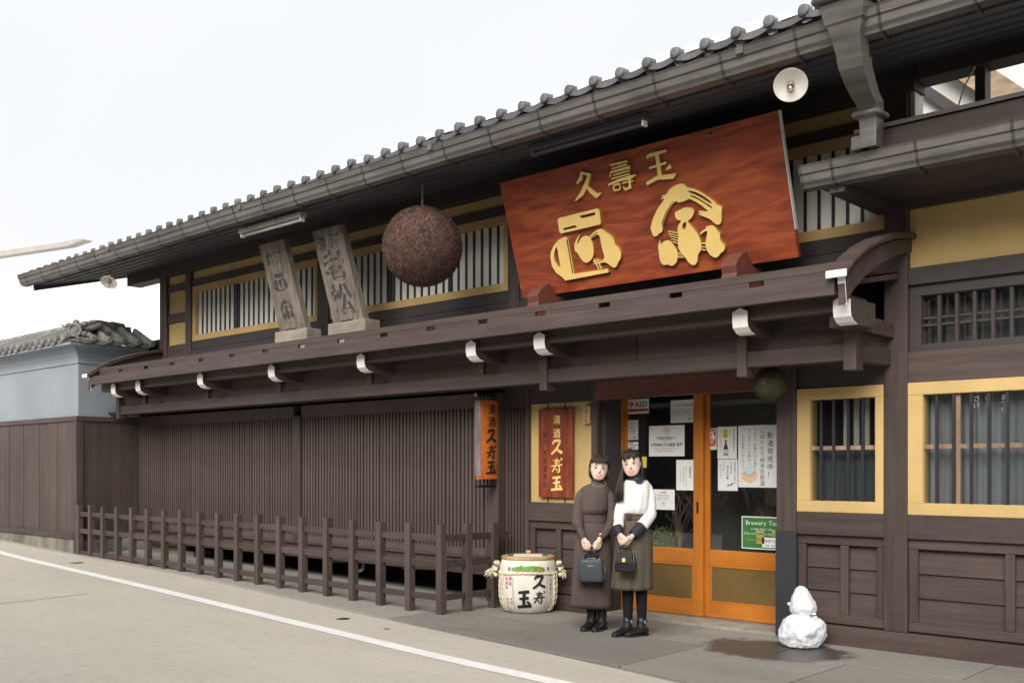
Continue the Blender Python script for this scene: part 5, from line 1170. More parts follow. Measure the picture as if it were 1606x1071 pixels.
def person(loc, label, P):
    rz = R(42.75)
    o = root('person', loc, label, 'person', rz=rz, world=False)
    hd = P['head']; Hm = Matrix.Translation(VL(hd['c'])) @ Matrix.Rotation(hd.get('tilt', 0), 4, 'Y') @ Matrix.Rotation(hd.get('turn', 0), 4, 'Z') @ Matrix.Rotation(hd.get('nod', 0), 4, 'X') @ Matrix.Scale(hd.get('s', 1), 4)
    T = lambda p: Hm @ VL(p)
    b = MB()
    b.loft([[T(p) for p in head_ring(*h)] for h in HEADR], True, True)
    b.tube([T((0, -.080, .112)), T((0, -.090, .092)), T((0, -.099, .074)), T((0, -.088, .064))], [.006, .009, .0115, .009], 10)        # nose
    for sx in (-1, 1): b.ball(T((sx * .074, .012, .088)), (.009, .017, .027), 10, 8)                                              # ears
    nk = T((0, .008, .03)); nb = VL(P['neck'])
    b.tube([nk, (nk + nb) / 2, nb, nb + Vector((0, .005, -.06))], [.045, .043, .047, .07], 14)
    J = P['joints']
    b.tube([nb + Vector((0, .01, .0)), VL(J['chest']), VL(J['waist']), VL(J['hip'])], [.06, .105, .085, .115], 16, flat=.75)
    for side in 'LR':
        sh, el, wr = [VL(J[k + side]) for k in ('sh', 'el', 'wr')]
        b.tube([VL(J['chest']) + Vector((0, 0, .04)), sh, (sh + el) / 2, el, (el + wr) / 2, wr], [.045, .026, .024, .022, .022, .020], 12)
        hd_ = P['hand' + side]; hand_tubes(b, wr, *hd_)
        hp, kn, an = [VL(J[k + side]) for k in ('hp', 'kn', 'an')]
        b.tube([VL(J['hip']) + Vector((0, 0, .02)), hp, (hp + kn) / 2, kn, kn + (an - kn) * .3, an], [.09, .082, .068, .052, .053, .036], 14)
        f = VL(P['foot' + side]); b.tube([an, an + Vector((0, 0, -.05)) + f * .02, an + f * .09 + Vector((0, 0, -.065)), an + f * .15 + Vector((0, 0, -.072))], [.036, .036, .03, .022], 10)
    me = remesh(b, .0048, 'body')
    me.materials.clear(); me.materials.append(M_skin); me.materials.append(M_tights)
    zt = P['tights']
    me.polygons.foreach_set('material_index', [1 if p.center.z < zt else 0 for p in me.polygons]); me.polygons.foreach_set('use_smooth', [True] * len(me.polygons))
    fin(bpy.data.objects.new('body', me), o)
    # face
    for sx in (-1, 1):
        e = MB(); q = lambda x, z, y: T((x, y, z))
        cx, cz_ = sx * .030, .1035
        yf = -.0845
        almond = [(cx + .0145 * math.cos(t), cz_ + (.0048 if math.sin(t) > 0 else .003) * math.sin(t)) for t in [2 * math.pi * i / 16 for i in range(16)]]
        e.add([q(x, z, yf + .10 * (abs(x) - .02) ** 1 * .5) for x, z in almond] + [q(cx, cz_, yf - .004)], [(i, (i + 1) % 16, 16) for i in range(16)], 0)
        ir = [(cx + .0064 * math.cos(t), cz_ + .0046 * math.sin(t)) for t in [2 * math.pi * i / 12 for i in range(12)]]
        e.add([q(x, z, yf - .0042) for x, z in ir], [tuple(range(12))], 1)
        e.tube([q(cx - sx * .014, cz_ + .0015, yf - .001), q(cx - sx * .004, cz_ + .0068, yf - .003), q(cx + sx * .008, cz_ + .006, yf - .0015), q(cx + sx * .017, cz_ + .001, yf + .004)], [.0014, .0022, .0022, .0014], 5, mi=1)
        e.build('eye', [M_sclera, M_eye], o, smooth=True)
        MB().tube([q(cx - sx * .014, .121, -.0865), q(cx, .1255, -.087), q(cx + sx * .012, .125, -.083), q(cx + sx * .021, .1205, -.074)], [.0014, .0018, .0016, .0008], 5).build('eyebrow', M_brow, o, smooth=True)
    mw, my, mz = .0245, -.0895, .044
    up = [(mw * math.sin(t), -.0005 + .007 * (math.sin(t) ** 2)) for t in [math.pi * (-.5 + i / 10) for i in range(11)]]
    lo = [(mw * math.sin(t), -.0108 + .0173 * (math.sin(t) ** 2)) for t in [math.pi * (-.5 + i / 10) for i in range(11)]]
    yy = lambda x: my + 10.0 * x * x
    mo = MB(); mo.tube([T((x, yy(x) - .001, mz + z)) for x, z in up], [.0012, .002, .0024, .0026, .0026, .0024, .0026, .0026, .0024, .002, .0012], 6)
    mo.tube([T((x, yy(x) - .001, mz + z - .003)) for x, z in lo], [.0012, .002, .003, .0036, .004, .004, .004, .0036, .003, .002, .0012], 6)
    mth = mo.build('mouth', M_lip, o, smooth=True)
    te = MB(); te.loft([[T((x, yy(x) - .0005, mz + z)) for x, z in up], [T((x, yy(x) - .0005, mz + z2 - .002)) for (x, z), (x2, z2) in zip(up, lo)]], False, False); te.build('teeth', M_teeth, mth, smooth=True)
    return o, T
def rng(z, cx, cy, rx, ry, n=48, amp=0., cnt=0, ph=0., pw=1.):
    out = []
    for j in range(n):
        t = 2 * math.pi * j / n; w = 1 + amp * math.cos(cnt * t + ph)
        out.append(Vector((cx + rx * w * math.cos(t), cy + ry * w * math.sin(t), z)))
    return out
def cloth(o, name, rows, m, n=96, fold=None, solid=.004, k=3):
    mb = MB(); rr_ = []
    for row in interp(rows, k):
        z, cx, cy, rx, ry = row[:5]; amp = row[5] if len(row) > 5 else 0
        ring = []
        for j in range(n):
            t = 2 * math.pi * j / n
            w = 1 + (amp * fold(t, z) if fold else 0)
            ring.append(Vector((cx + rx * w * math.cos(t), cy + ry * w * math.sin(t), z + (.004 * noise.noise(Vector((t * 2, z * 7, cx)))))))
        rr_.append(ring)
    mb.loft(rr_, False, True); c = mb.build(name, m, o, smooth=True)
    if solid: s_ = c.modifiers.new('solid', 'SOLIDIFY'); s_.thickness = solid; s_.offset = -1
    return c
def sleeve(o, name, path, rad, m, wr=.06, seed=0):
    P = [VL(p) for p in path]; Q = []; rs = []
    for i in range(len(P) - 1):
        p0, p1, p2, p3 = P[max(i - 1, 0)], P[i], P[i + 1], P[min(i + 2, len(P) - 1)]
        for j in range(6):
            t = j / 6; Q.append(.5 * (2 * p1 + (p2 - p0) * t + (2 * p0 - 5 * p1 + 4 * p2 - p3) * t * t + (3 * p1 - p0 - 3 * p2 + p3) * t ** 3)); rs.append(rad[i] + (rad[i + 1] - rad[i]) * t)
    Q.append(P[-1]); rs.append(rad[-1])
    mb = MB(); mb.tube(Q, rs, 24)
    mb.v = [tuple(VL(v) * 1 + VL((noise.noise(VL(v) * 17 + Vector((seed, 0, 0))), noise.noise(VL(v) * 17 + Vector((0, seed, 5))), .6 * noise.noise(VL(v) * 22 + Vector((9, 0, seed))))) * wr * .12) for v in mb.v]
    return mb.build(name, m, o, smooth=True)
def boot(o, an, f, hshaft, sole=.018, heel=.0, r=.045, ankle_strap=False):
    an, f = VL(an), VL(f).normalized(); s_ = Vector((-f.y, f.x, 0)); g0 = Vector((an.x, an.y, 0))
    mb = MB()
    mb.loft([[Vector((an.x, an.y, z)) + (f * math.cos(t) * 1.1 + s_ * math.sin(t)) * q + f * dx for t in [2 * math.pi * j / 20 for j in range(20)]] for z, q, dx in ((hshaft, r * .98, 0), (hshaft * .75, r * .95, 0), (.11, r * .95, .004), (.075, r * .98, .012), (.03, r * 1.0, .02))], True, True)
    prof = [(-.055, .030, .075), (-.03, .037, .085), (.02, .038, .088), (.06, .038, .078), (.10, .040, .058), (.14, .037, .046), (.168, .027, .038), (.182, .012, .028)]
    z0 = sole + heel * 0
    mb.loft([[g0 + f * d + s_ * w * math.cos(t) + Vector((0, 0, z0 + (h - z0) * (.5 + .5 * math.sin(t)) if math.sin(t) > -.99 else z0)) for t in [2 * math.pi * j / 16 for j in range(16)]] for d, w, h in prof], True, True)
    b_ = mb.build('boot', M_boot, o, smooth=True)
    so = MB(); out = [(-.058, .028), (-.03, .039), (.04, .038), (.10, .042), (.145, .038), (.172, .026), (.186, .008)]
    pts = [g0 + f * d + s_ * w for d, w in out] + [g0 + f * d - s_ * w for d, w in out[::-1]]
    so.prism(pts, (0, 0, sole)); so.build('sole', M_black, b_, bevel=.003)
    if ankle_strap:
        st_ = MB(); st_.tube([Vector((an.x, an.y, .125)) + (f * 1.1 * math.cos(t) + s_ * math.sin(t)) * (r * 1.0) for t in [2 * math.pi * j / 20 for j in range(21)]], .006, 6); st_.build('strap', M_boot, b_, smooth=True)
        MB().box(-.008, .008, -.006, .006, -.012, .012, M=Matrix.Translation(Vector((an.x, an.y, .125)) + s_ * r * 1.05)).build('buckle', M_steel, b_)
    return b_
def hair(o, T, m, bangs, length, part=0., seed=1, spread=0.):
    # scalp shell in columns round the head; every column ends at its own length, strands laid over it
    rg_ = random.Random(seed); n = 56
    def surf(phi, z, add):
        # phi: 0 at the face, pi at the back ; z head height
        for (h0, h1) in zip(HEADR, HEADR[1:]):
            if h0[0] <= z <= h1[0]:
                k = (z - h0[0]) / (h1[0] - h0[0]); w, yf, yb = [h0[c] + (h1[c] - h0[c]) * k for c in (1, 2, 3)]; break
        else: w, yf, yb = (HEADR[-1][1:] if z > .2 else HEADR[0][1:])
        c = (yf + yb) / 2; ry = (yb - yf) / 2
        return Vector(((w + add) * math.sin(phi), c - (ry + add) * math.cos(phi), z))
    mb = MB(); rows = []
    for j in range(n):
        phi = -math.pi + 2 * math.pi * j / n
        a = abs(phi)
        ze = .172 - .008 * a if a < 1.15 else (.145 if a < 1.4 else (.10 if a < 1.6 else (.05 if a < 1.8 else .0)))
        zs = [.222, .217, .206, .19, .17, .15, .13, .11, .085, .06, .035, .01]
        col = []
        for z in zs:
            zz = max(z, ze); add = .0095 + .003 * noise.noise(Vector((phi * 5, z * 20, seed)))
            if z > .206: p = surf(phi, .2115, 0) * (.35 if z > .22 else .9); p = Vector((p.x, (p.y - .012) + .004, z + .004))
            else: p = surf(phi, zz, add)
            col.append(T(p))
        rows.append(col)
    rows.append(rows[0]); mb.loft(rows, False, False)
    hh = mb.build('hair', m, o, smooth=True)
    s_ = hh.modifiers.new('solid', 'SOLIDIFY'); s_.thickness = .006; s_.offset = -1
    st = MB()
    for i in range(40):           # fringe and side strands, gathered in uneven wisps
        phi = rg_.choice((-.85, -.6, -.42, -.2, .05, .3, .5, .72, .9)) + rg_.gauss(0, .06); ze = bangs(phi) - rg_.uniform(-.016, .016)
        p = [T(surf(phi * .55 + part * .3, .2, .010) + Vector((0, -.004, .006))), T(surf(phi * .8, .172, .013)), T(surf(phi * .95, .15, .0125)), T(surf(phi * (1.0 + .12 * rg_.random()), max(ze, .02), .007))]
        st.tube(p, [.003, .0032, .0026, .0008], 5)
    for i in range(120):          # combed-back crown
        phi = rg_.uniform(-math.pi, math.pi); p = [T(surf(phi * .8 + part * .25, .2, .009) + Vector((0, 0, .008))), T(surf(phi, .178, .013)), T(surf(phi, .150 if abs(phi) < 1.3 else .12, .0115))]
        st.tube(p, [.003, .004, .002], 5)
    for i in range(170):           # long falls at the sides and back
        phi = rg_.uniform(1.62, math.pi) * rg_.choice((-1, 1)); L = length(phi) * rg_.uniform(.85, 1.05)
        p = [T(surf(phi, .19, .010)), T(surf(phi, .12, .012)), T(surf(phi, .06, .012 + .004 * rg_.random()))]
        e = p[-1]; out = (T(Vector((math.sin(phi), -math.cos(phi), 0))) - T(Vector((0, 0, 0)))).normalized()
        k = 4
        for q in range(1, k + 1): p.append(e + Vector((0, 0, -L * q / k)) + out * (.003 + spread * (q / k) - .012 * (q == k)) + Vector((rg_.uniform(-.006, .006), rg_.uniform(-.006, .006), 0)))
        st.tube(p, [.004, .006, .007] + [.0075, .007, .006, .0015], 5)
    h2 = st.build('hair_strands', m, o, smooth=True); h2['kind'] = 'stuff'
    return hh

# woman in the brown pleated dress
LA = (-5.70, 7.245, 0.0)
PA = dict(head=dict(c=(.045, .0, 1.345), s=1.04, tilt=R(4), turn=R(-4), nod=R(2)), neck=(.04, .012, 1.325), tights=.5,
          joints=dict(chest=(.01, .01, 1.17), waist=(.0, .005, 1.03), hip=(.0, .005, .88), shL=(-.10, .01, 1.20), elL=(-.145, -.06, .995), wrL=(-.098, -.15, .825), shR=(.125, .01, 1.20), elR=(.178, -.058, .985), wrR=(.045, -.155, .825),
                      hpL=(-.07, 0, .82), knL=(-.05, .0, .46), anL=(-.012, .02, .09), hpR=(.07, 0, .82), knR=(.075, .0, .46), anR=(.078, .0, .09)),
          handL=((.28, -.25, -1), (.75, -.5, .1), (.5, .7, -.1), .7, .85), handR=((-.28, -.25, -1), (-.75, -.5, .1), (-.5, .7, -.1), .7, .85), footL=(-.55, -.83, 0), footR=(-.5, -.86, 0))
WA, TA = person(LA, 'smiling woman in a dark brown pleated dress holding a grey handbag', PA)
M_dress = mat('brown_knit', (.085, .060, .054), .85, .15, 5, (1, 1, .5), .5, 22, rand=0)
M_pleat = mat('brown_pleats', (.090, .064, .057), .8, .10, 5, (1, 1, .3), .1, 60, rand=0)
gath = lambda t, z: math.cos(34 * t) * max(0, min(1, (1.12 - z) / .08)) + .4 * math.cos(13 * t + 1)
cloth(WA, 'bodice', [(1.348, .045, .01, .046, .046), (1.325, .042, .01, .050, .050), (1.305, .035, .01, .072, .060), (1.290, .024, .008, .108, .070), (1.266, .016, .006, .132, .082), (1.21, .012, 0, .130, .098), (1.14, .008, -.006, .130, .110, .012), (1.075, .004, -.010, .130, .116, .022), (1.045, 0, -.008, .120, .102, .024), (1.032, 0, 0, .118, .095, .01)], M_dress, fold=gath)
cloth(WA, 'waistband', [(1.042, 0, 0, .120, .096), (1.0, 0, 0, .121, .097), (.962, 0, 0, .124, .100)], M_dress, fold=None)
pl_ = lambda t, z: (2 * abs(((62 * t / (2 * math.pi)) % 1) - .5) - .5) * 2 + .35 * math.cos(5 * t + 2 * z)
cloth(WA, 'pleated_skirt', [(.968, 0, 0, .122, .098, .006), (.90, 0, 0, .145, .118, .012), (.80, -.004, 0, .160, .132, .024), (.60, -.008, 0, .168, .142, .034), (.40, -.014, 0, .176, .150, .042), (.205, -.02, 0, .184, .158, .050)], M_pleat, n=372, fold=pl_, k=5)
sleeve(WA, 'sleeve', [(-.090, .01, 1.232), (-.120, .0, 1.185), (-.136, -.02, 1.10), (-.146, -.05, 1.01), (-.143, -.085, .952), (-.130, -.11, .915)], [.042, .044, .045, .048, .050, .036], M_dress, .07, 1)
sleeve(WA, 'sleeve', [(.118, .01, 1.232), (.146, .0, 1.185), (.162, -.02, 1.10), (.166, -.05, 1.01), (.152, -.085, .952), (.128, -.11, .915)], [.042, .044, .045, .048, .050, .036], M_dress, .07, 2)
sleeve(WA, 'cuff', [(-.133, -.107, .924), (-.116, -.133, .872), (-.10, -.15, .83)], [.036, .031, .027], M_dress, .01, 3)
sleeve(WA, 'cuff', [(.132, -.107, .924), (.092, -.133, .872), (.050, -.155, .83)], [.040, .034, .028], M_dress, .01, 4)
MB().tube([(.042 + .060 * math.sin(t), -.066 - .028 * math.cos(t) * .6, 1.315 - .032 * math.cos(t)) for t in [math.pi * (-.6 + 1.2 * i / 16) for i in range(17)]], .0016, 5).build('necklace', M_steel, WA, smooth=True)
hair(WA, TA, M_hairb, lambda p: .140 + .008 * math.cos(9 * p) + .006 * abs(p), lambda p: .06, .3, 3, -.012)
boot(WA, (-.012, .02, .09), (-.55, -.83, 0), .21, .024, r=.046); boot(WA, (.078, .0, .09), (-.5, -.86, 0), .21, .024, r=.046)

# woman in the white blouse
LB = (-5.245, 7.235, 0.0)
PB = dict(head=dict(c=(-.005, -.005, 1.385), s=1.06, tilt=R(-9), turn=R(-14), nod=R(2)), neck=(.018, .012, 1.365), tights=.75,
          joints=dict(chest=(.015, .01, 1.24), waist=(-.005, .005, 1.06), hip=(-.005, .005, .90), shL=(-.085, .0, 1.26), elL=(-.130, -.055, 1.04), wrL=(-.142, -.165, .888), shR=(.115, .01, 1.265), elR=(.130, -.055, 1.05), wrR=(-.035, -.18, .872),
                      hpL=(-.065, 0, .84), knL=(-.055, -.01, .48), anL=(-.052, .0, .09), hpR=(.065, 0, .84), knR=(.062, -.01, .48), anR=(.066, -.02, .09)),
          handL=((.35, -.15, -1), (.8, -.4, .15), (.5, .5, -.2), .8, .85), handR=((-.75, -.1, -.85), (-.4, -.6, .6), (.2, .9, -.3), .8, .85), footL=(-.80, -.6, 0), footR=(-.86, -.5, 0))
WB, TB = person(LB, 'smiling long-haired woman in a white blouse and olive skirt holding a black handbag', PB)
M_blouse = mat('white_blouse', (.72, .70, .68), .75, .04, 4, (1, 1, .5), .55, 16, rand=0)
M_navy = mat('navy_trim', (.012, .014, .024), .7, .1, 8, bump=.1, rand=0)
M_skirt = mat('olive_skirt', (.098, .078, .055), .75, .12, 4, (1, 1, .3), .15, 50, rand=0)
bl = lambda t, z: .5 * math.cos(9 * t + 5 * z) + .5 * math.cos(14 * t - 6 * z)
cloth(WB, 'blouse', [(1.372, .018, .012, .056, .054), (1.355, .02, .01, .085, .066), (1.338, .022, .008, .102, .072), (1.312, .02, .006, .120, .084), (1.25, .018, 0, .126, .100, .012), (1.16, .01, -.008, .126, .112, .024), (1.10, .0, -.014, .130, .120, .036), (1.065, -.004, -.012, .126, .112, .034), (1.052, -.005, 0, .114, .096, .01)], M_blouse, fold=bl)
cloth(WB, 'collar', [(1.412, .014, .008, .047, .050), (1.392, .016, .006, .054, .058), (1.368, .018, .004, .072, .072), (1.350, .02, .002, .090, .082)], M_navy)
col_ = MB(); col_.add([(-.012, -.078, 1.372), (.035, -.082, 1.372), (.085, -.07, 1.352), (.05, -.092, 1.318), (.005, -.096, 1.328)], [(0, 1, 2, 3, 4)]); co = col_.build('collar_point', M_navy, WB); s_ = co.modifiers.new('s', 'SOLIDIFY'); s_.thickness = .005
cloth(WB, 'belt', [(1.066, -.005, 0, .116, .098), (1.0, -.005, 0, .119, .100)], M_skirt)
MB().box(-.075, -.03, -.108, -.098, 1.008, 1.06).box(-.068, -.037, -.111, -.099, 1.016, 1.052).build('buckle', mat('brown_leather', (.05, .03, .02), .4), WB, bevel=.003)
fl2 = lambda t, z: (.5 * math.cos(10 * t + .6) + .35 * math.cos(6 * t + 2) + (.8 * math.exp(-((t - 4.75) / .10) ** 2)) - .9 * math.exp(-((t - 4.62) / .05) ** 2))
cloth(WB, 'skirt', [(1.012, -.005, 0, .117, .098), (.94, -.003, 0, .138, .114, .006), (.85, .0, 0, .160, .132, .012), (.70, -.005, 0, .166, .142, .032), (.55, -.012, 0, .172, .150, .050), (.405, -.018, 0, .178, .156, .068)], M_skirt, n=200, fold=fl2, k=5)
sleeve(WB, 'sleeve', [(-.066, .0, 1.285), (-.094, -.005, 1.24), (-.114, -.02, 1.15), (-.130, -.045, 1.05), (-.146, -.10, .97), (-.150, -.13, .94)], [.040, .043, .044, .046, .047, .041], M_blouse, .08, 5)
sleeve(WB, 'sleeve', [(.098, .015, 1.292), (.130, .01, 1.25), (.144, -.01, 1.16), (.134, -.045, 1.06), (.08, -.105, .98), (.04, -.135, .950)], [.042, .045, .047, .053, .052, .046], M_blouse, .08, 6)
sleeve(WB, 'cuff', [(-.160, -.128, .948), (-.150, -.155, .908), (-.144, -.163, .892)], [.046, .044, .040], M_navy, .01, 7)
sleeve(WB, 'cuff', [(.052, -.132, .95), (.0, -.162, .905), (-.028, -.176, .880)], [.052, .050, .044], M_navy, .01, 8)
hair(WB, TB, M_hair, lambda p: .140 + .010 * math.cos(7 * p) + .006 * abs(p), lambda p: (.26 if p < 0 else .20), -.3, 8, .004)
lk = MB(); rg_ = random.Random(12)
for i in range(70):    # long lock falling in front of her right shoulder
    u = rg_.uniform(-1, 1); w_ = rg_.uniform(-1, 1)
    a = TB((-.068, -.01 + .02 * w_, .10)); lk.tube([TB((-.06, .0 + .02 * w_, .17)), a, a + Vector((-.022 + .016 * u, -.02 + .012 * w_, -.12)), a + Vector((-.038 + .03 * u, -.045 + .02 * w_, -.22)), a + Vector((-.034 + .034 * u, -.055 + .02 * w_, -.30 - .03 * rg_.random()))], [.005, .007, .008, .0075, .002], 5)
lko = lk.build('hair_lock', M_hairb, WB, smooth=True); lko['kind'] = 'stuff'
boot(WB, (-.052, .0, .09), (-.80, -.6, 0), .16, .016, r=.040, ankle_strap=True); boot(WB, (.066, -.02, .09), (-.86, -.5, 0), .16, .016, r=.040, ankle_strap=True)

# handbags
def wpt(loc, p): return Matrix.Translation(loc) @ Matrix.Rotation(R(42.75), 4, 'Z') @ VL(p)
G1 = root('handbag', wpt(LA, (-.035, -.205, .455)), 'blue grey boxy zip handbag held by the woman in brown', 'handbag', 'handbags held by the women', rz=R(42.75 - 12), world=False)
M_bag = mat('grey_leather', (.040, .046, .056), .5, .12, 5, bump=.25, bscale=70, rand=0)
def soft_box(mb, w, d, h, z0, r=.03, taper=.9, n=8):
    rows = []
    for z, k in ((0, .90), (.012, .97), (.05, 1.0), (h * .6, (1 + taper) / 2), (h - .03, taper), (h - .008, taper * .93), (h, taper * .82)):
        ring = []
        for cx, cy, a0 in ((1, 1, 0), (-1, 1, 90), (-1, -1, 180), (1, -1, 270)):
            for j in range(n):
                t = R(a0 + 90 * j / (n - 1)); ring.append((cx * (w / 2 * k - r) + r * math.cos(t), cy * (d / 2 * k - r * .7) + r * .7 * math.sin(t), z0 + z))
        rows.append(ring)
    mb.loft(rows, True, True); return mb
soft_box(MB(), .240, .12, .20, 0, .04, .92).build('bag_body', M_bag, G1, smooth=True)
zp = MB(); zp.tube([(.118, -.03, .02), (.124, -.0, .10), (.108, .0, .17), (.08, .0, .20), (-.08, .0, .20)], .004, 6); zp.build('zip', M_steel, G1, smooth=True)
for y in (-.035, .035): MB().tube([(-.055, y, .185), (-.05, y * .8, .24), (-.02, y * .5, .275), (.02, y * .5, .275), (.05, y * .8, .24), (.055, y, .185)], .007, 8).build('handle', M_boot, G1, smooth=True)
MB().box(-.028, .028, -.0595, -.056, .135, .147).build('badge', M_steel, G1)
G2 = root('handbag', wpt(LB, (-.095, -.215, .575)), 'small black flap handbag with gold clasp held by the woman in white', 'handbag', 'handbags held by the women', rz=R(42.75 - 25), world=False)
soft_box(MB(), .175, .10, .165, 0, .015, .80).build('bag_body', mat('black_smooth', (.012, .013, .018), .35, .1, 5, bump=.1, rand=0), G2, smooth=True)
fp_ = MB(); fp_.prism([(-.074, -.054, .075), (.074, -.054, .075), (.069, -.046, .168), (-.069, -.046, .168)], (0, .012, 0)); fp_.build('flap', mat('black_grain', (.02, .02, .022), .5, .2, 8, bump=.3, bscale=90, rand=0), G2, bevel=.004)
MB().box(-.014, .014, -.060, -.053, .085, .118).build('clasp', M_goldleaf, G2, bevel=.002)
MB().box(-.004, .0, 0, .001, 0, .001).build('stitch', M_steel, G2)
MB().tube([(-.05, 0, .16), (-.045, -.01, .20), (-.02, -.012, .225), (.02, -.012, .225), (.045, -.01, .20), (.05, 0, .16)], .006, 8).build('handle', M_boot, G2, smooth=True)
for x in (-.05, .05): MB().tube([(x + .012 * math.cos(t), -.002, .163 + .012 * math.sin(t)) for t in [2 * math.pi * j / 12 for j in range(13)]], .0025, 5).build('ring', M_steel, G2, smooth=True)
for x in (.086,): MB().tube([(x, -.03, .02), (x - .004, -.028, .10), (x - .012, -.02, .155)], .003, 5).build('piping', M_steel, G2)

# ------------------------------------------------------------------ planting behind the door glass
M_twig = mat('twig_bark', (.36, .25, .16), .9, .3, 10, bump=.3, rand=.15)
M_leaf = mat('leaf_green', (.16, .24, .06), .6, .35, 14, bump=0, rand=0); M_leaf2 = mat('leaf_yellow_green', (.30, .34, .09), .6, .3, 14, bump=0, rand=0)
PLN = root('indoor_planter', (-5.3, 8.9, 0), 'long low planter with stone edge and bare twigs behind the door glass', 'planter')
bx('edge', M_stone, PLN, -6.6, -4.2, 8.66, 8.76, .018, .60, .012); bx('soil', mat('soil', (.05, .038, .026), .95, .4, 30, bump=.6), PLN, -6.6, -4.2, 8.76, 9.4, .018, .55, 0)
rg_ = random.Random(21)
for i in range(9):
    x, y = rg_.uniform(-6.2, -4.5), rg_.uniform(8.8, 8.95); r_ = rg_.uniform(.03, .06)
    MB().ball((x, y, .56 + r_ * .4), (r_ * 1.3, r_, r_ * .8), 8, 6).build('rock', M_stone, PLN, smooth=True)
def twiggy(name, x, y, h, n, label, seed, spread=.35, leaves=0):
    rr_ = random.Random(seed); o = root(name, (x, y, .55), label, 'shrub')
    tr = MB(); tr.tube([(x, y, .54), (x + .02, y, .55 + h * .25), (x - .01, y + .02, .55 + h * .45)], [.028, .022, .016], 8); tr.build('trunk', M_twig, o, smooth=True)
    b = MB()
    for i in range(n):
        z = .55 + h * rr_.uniform(.05, .45); p = Vector((x + rr_.uniform(-.02, .02), y, z)); d = Vector((rr_.uniform(-1, 1) * spread, rr_.uniform(-.4, .4) * spread, rr_.uniform(.35, 1))).normalized()
        L = h * rr_.uniform(.3, .62); q1 = p + d * L * .5 + Vector((rr_.uniform(-.03, .03), 0, .02)); q2 = p + d * L
        b.tube([p, q1, q2], [.006, .004, .0015], 4)
        for k in range(3):
            e = q1.lerp(q2, rr_.random()); b.tube([e, e + (d + Vector((rr_.uniform(-.8, .8), rr_.uniform(-.4, .4), rr_.uniform(-.2, .6)))).normalized() * L * .3], [.003, .001], 4)
    br_ = b.build('branches', M_twig, o); br_['kind'] = 'stuff'
    if leaves:
        lf = MB()
        for i in range(leaves):
            t = rr_.uniform(0, 2 * math.pi); u = rr_.random() ** .5; c = Vector((x + .17 * u * math.cos(t), y + .1 * u * math.sin(t), .57 + h * .75 * rr_.random() * (1.05 - .5 * u)))
            a = Vector((rr_.gauss(0, 1), rr_.gauss(0, 1), rr_.gauss(.5, 1))).normalized(); s_ = a.orthogonal().normalized() * .007; L = a * rr_.uniform(.03, .05)
            lf.add([c - s_ * .2, c + L * .5 - s_, c + L, c + L * .5 + s_], [(0, 1, 2, 3)], rr_.choice((0, 0, 1)))
        l_ = lf.build('leaves', [M_leaf, M_leaf2], o); l_['kind'] = 'stuff'
twiggy('green_shrub', -6.07, 8.88, .34, 14, 'low green leafy shrub behind the left door glass, beside the woman in white', 5, .6, 900)
twiggy('bare_shrub', -5.90, 8.92, .75, 26, 'bare brown twiggy shrub with a pale trunk behind the left door glass', 6, .5)
twiggy('bare_shrub', -5.60, 8.96, .92, 34, 'taller bare twiggy shrub behind the glass next to the middle door stile', 9, .55)
twiggy('bare_shrub', -4.86, 8.96, .85, 40, 'bare twiggy shrub behind the right door glass above the green notice', 10, .5)
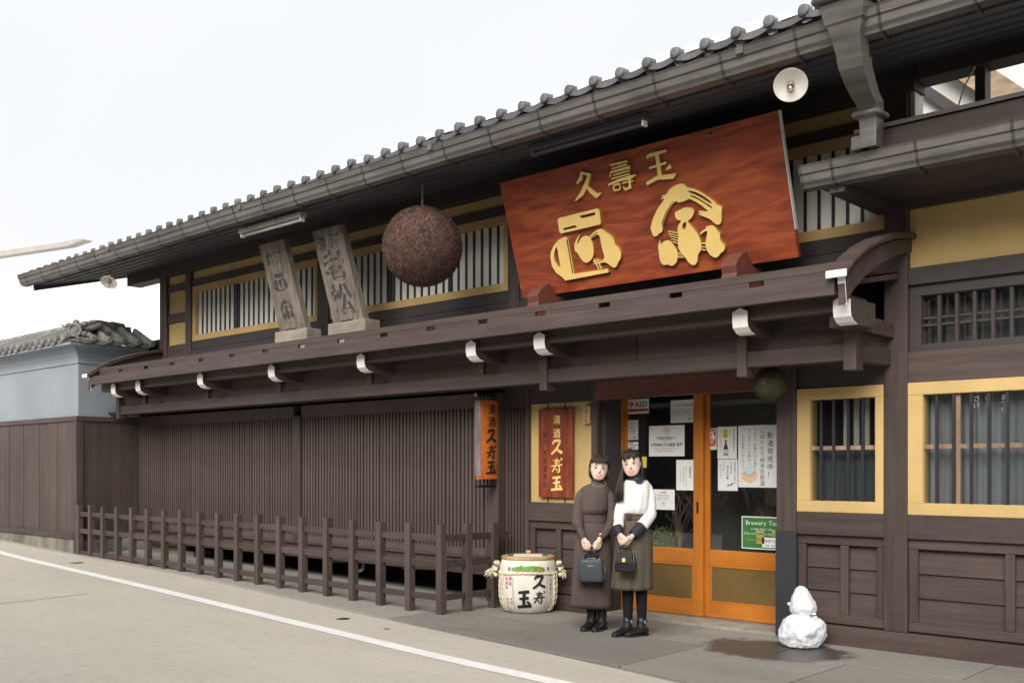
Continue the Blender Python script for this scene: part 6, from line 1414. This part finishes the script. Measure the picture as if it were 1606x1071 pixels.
# ------------------------------------------------------------------ neighbours
# white-walled house seen through the open gable end
NB = root('white_house', (-2.5, 10.4, 0), 'white plastered house with timber rake seen through the gap above the lower roof', 'building')
bx('wall', mat('white_plaster', (.70, .68, .64), .85, .06, 1.5, bump=.1, rand=0), NB, -6.5, 3.5, 10.4, 10.6, 0, 6.5, 0)
def slanted(name, m, xa, za, xb, zb, w, y0, y1):
    d = Vector((xb - xa, 0, zb - za)).normalized(); n_ = Vector((-d.z, 0, d.x)) * w / 2
    a, b = Vector((xa, y0, za)), Vector((xb, y0, zb)); MB().prism([a - n_, b - n_, b + n_, a + n_], (0, y1 - y0, 0)).build(name, m, NB, bevel=.004)
slanted('rake_board', M_dark, -4.3, 5.60, -3.15, 4.53, .10, 10.30, 10.4)
slanted('rake_timber', mat('old_timber', (.32, .25, .17), .85, .35, 3, (1, 1, 4), .3), -4.15, 5.95, -2.75, 4.62, .24, 10.20, 10.40)
slanted('window_bar', M_dark, -4.05, 4.95, -3.55, 4.50, .05, 10.35, 10.4)
bx('window_post', M_dark, NB, -3.56, -3.50, 10.36, 10.4, 4.3, 4.92, .003)
# pale house far to the left
NL = root('far_house', (-33, 15, 0), 'pale house with a long sloping fascia at the far left edge', 'building')
MB().prism([(-46, 14.5, 0), (-46, 14.5, 8.4), (-33.2, 14.5, 8.35), (-29.5, 14.5, 7.2), (-25.2, 14.5, 6.9), (-25.2, 14.5, 0)], (0, 3.5, 0)).build('wall', mat('cream_wall', (.84, .83, .79), .85, .03, 1, bump=.05, rand=0), NL)
fm = MB(); fm.prism([(-46, 14.2, 9.58), (-32.4, 14.2, 8.49), (-31.14, 14.2, 8.50), (-31.3, 14.2, 8.56), (-33.6, 14.2, 8.745), (-46, 14.2, 9.83)], (0, .3, 0)); fm.build('fascia', mat('beige_fascia', (.40, .375, .35), .7, .1, 2), NL)
# dark house across the street (behind the camera): it is what the door glass mirrors
OH = root('opposite_house', (-8, -3.4, 0), 'dark timber house across the street mirrored in the door glass', 'building')
bx('wall', M_dark, OH, -24, 10, -3.6, -3.4, -.1, 5.2, 0)
MB().prism([(-24.5, -2.2, 2.80), (-24.5, -2.2, 2.92), (-24.5, -3.4, 3.30), (-24.5, -3.4, 3.18)], (35, 0, 0)).build('pent_roof', M_tile, OH)
MB().prism([(-24.5, -2.6, 5.05), (-24.5, -2.6, 5.2), (-24.5, -7, 6.4), (-24.5, -7, 6.25)], (35, 0, 0)).build('roof', M_tile, OH)
for i in range(17): bx('post', M_brownv, OH, -24 + i * 2.1, -23.85 + i * 2.1, -3.4, -3.3, -.05, 2.9, 0)
for i in range(8): bx('window', M_slat, OH, -23.2 + i * 4.2, -21.9 + i * 4.2, -3.4, -3.36, .9, 2.1, 0)
bpy.data.scenes.remove(TMP)
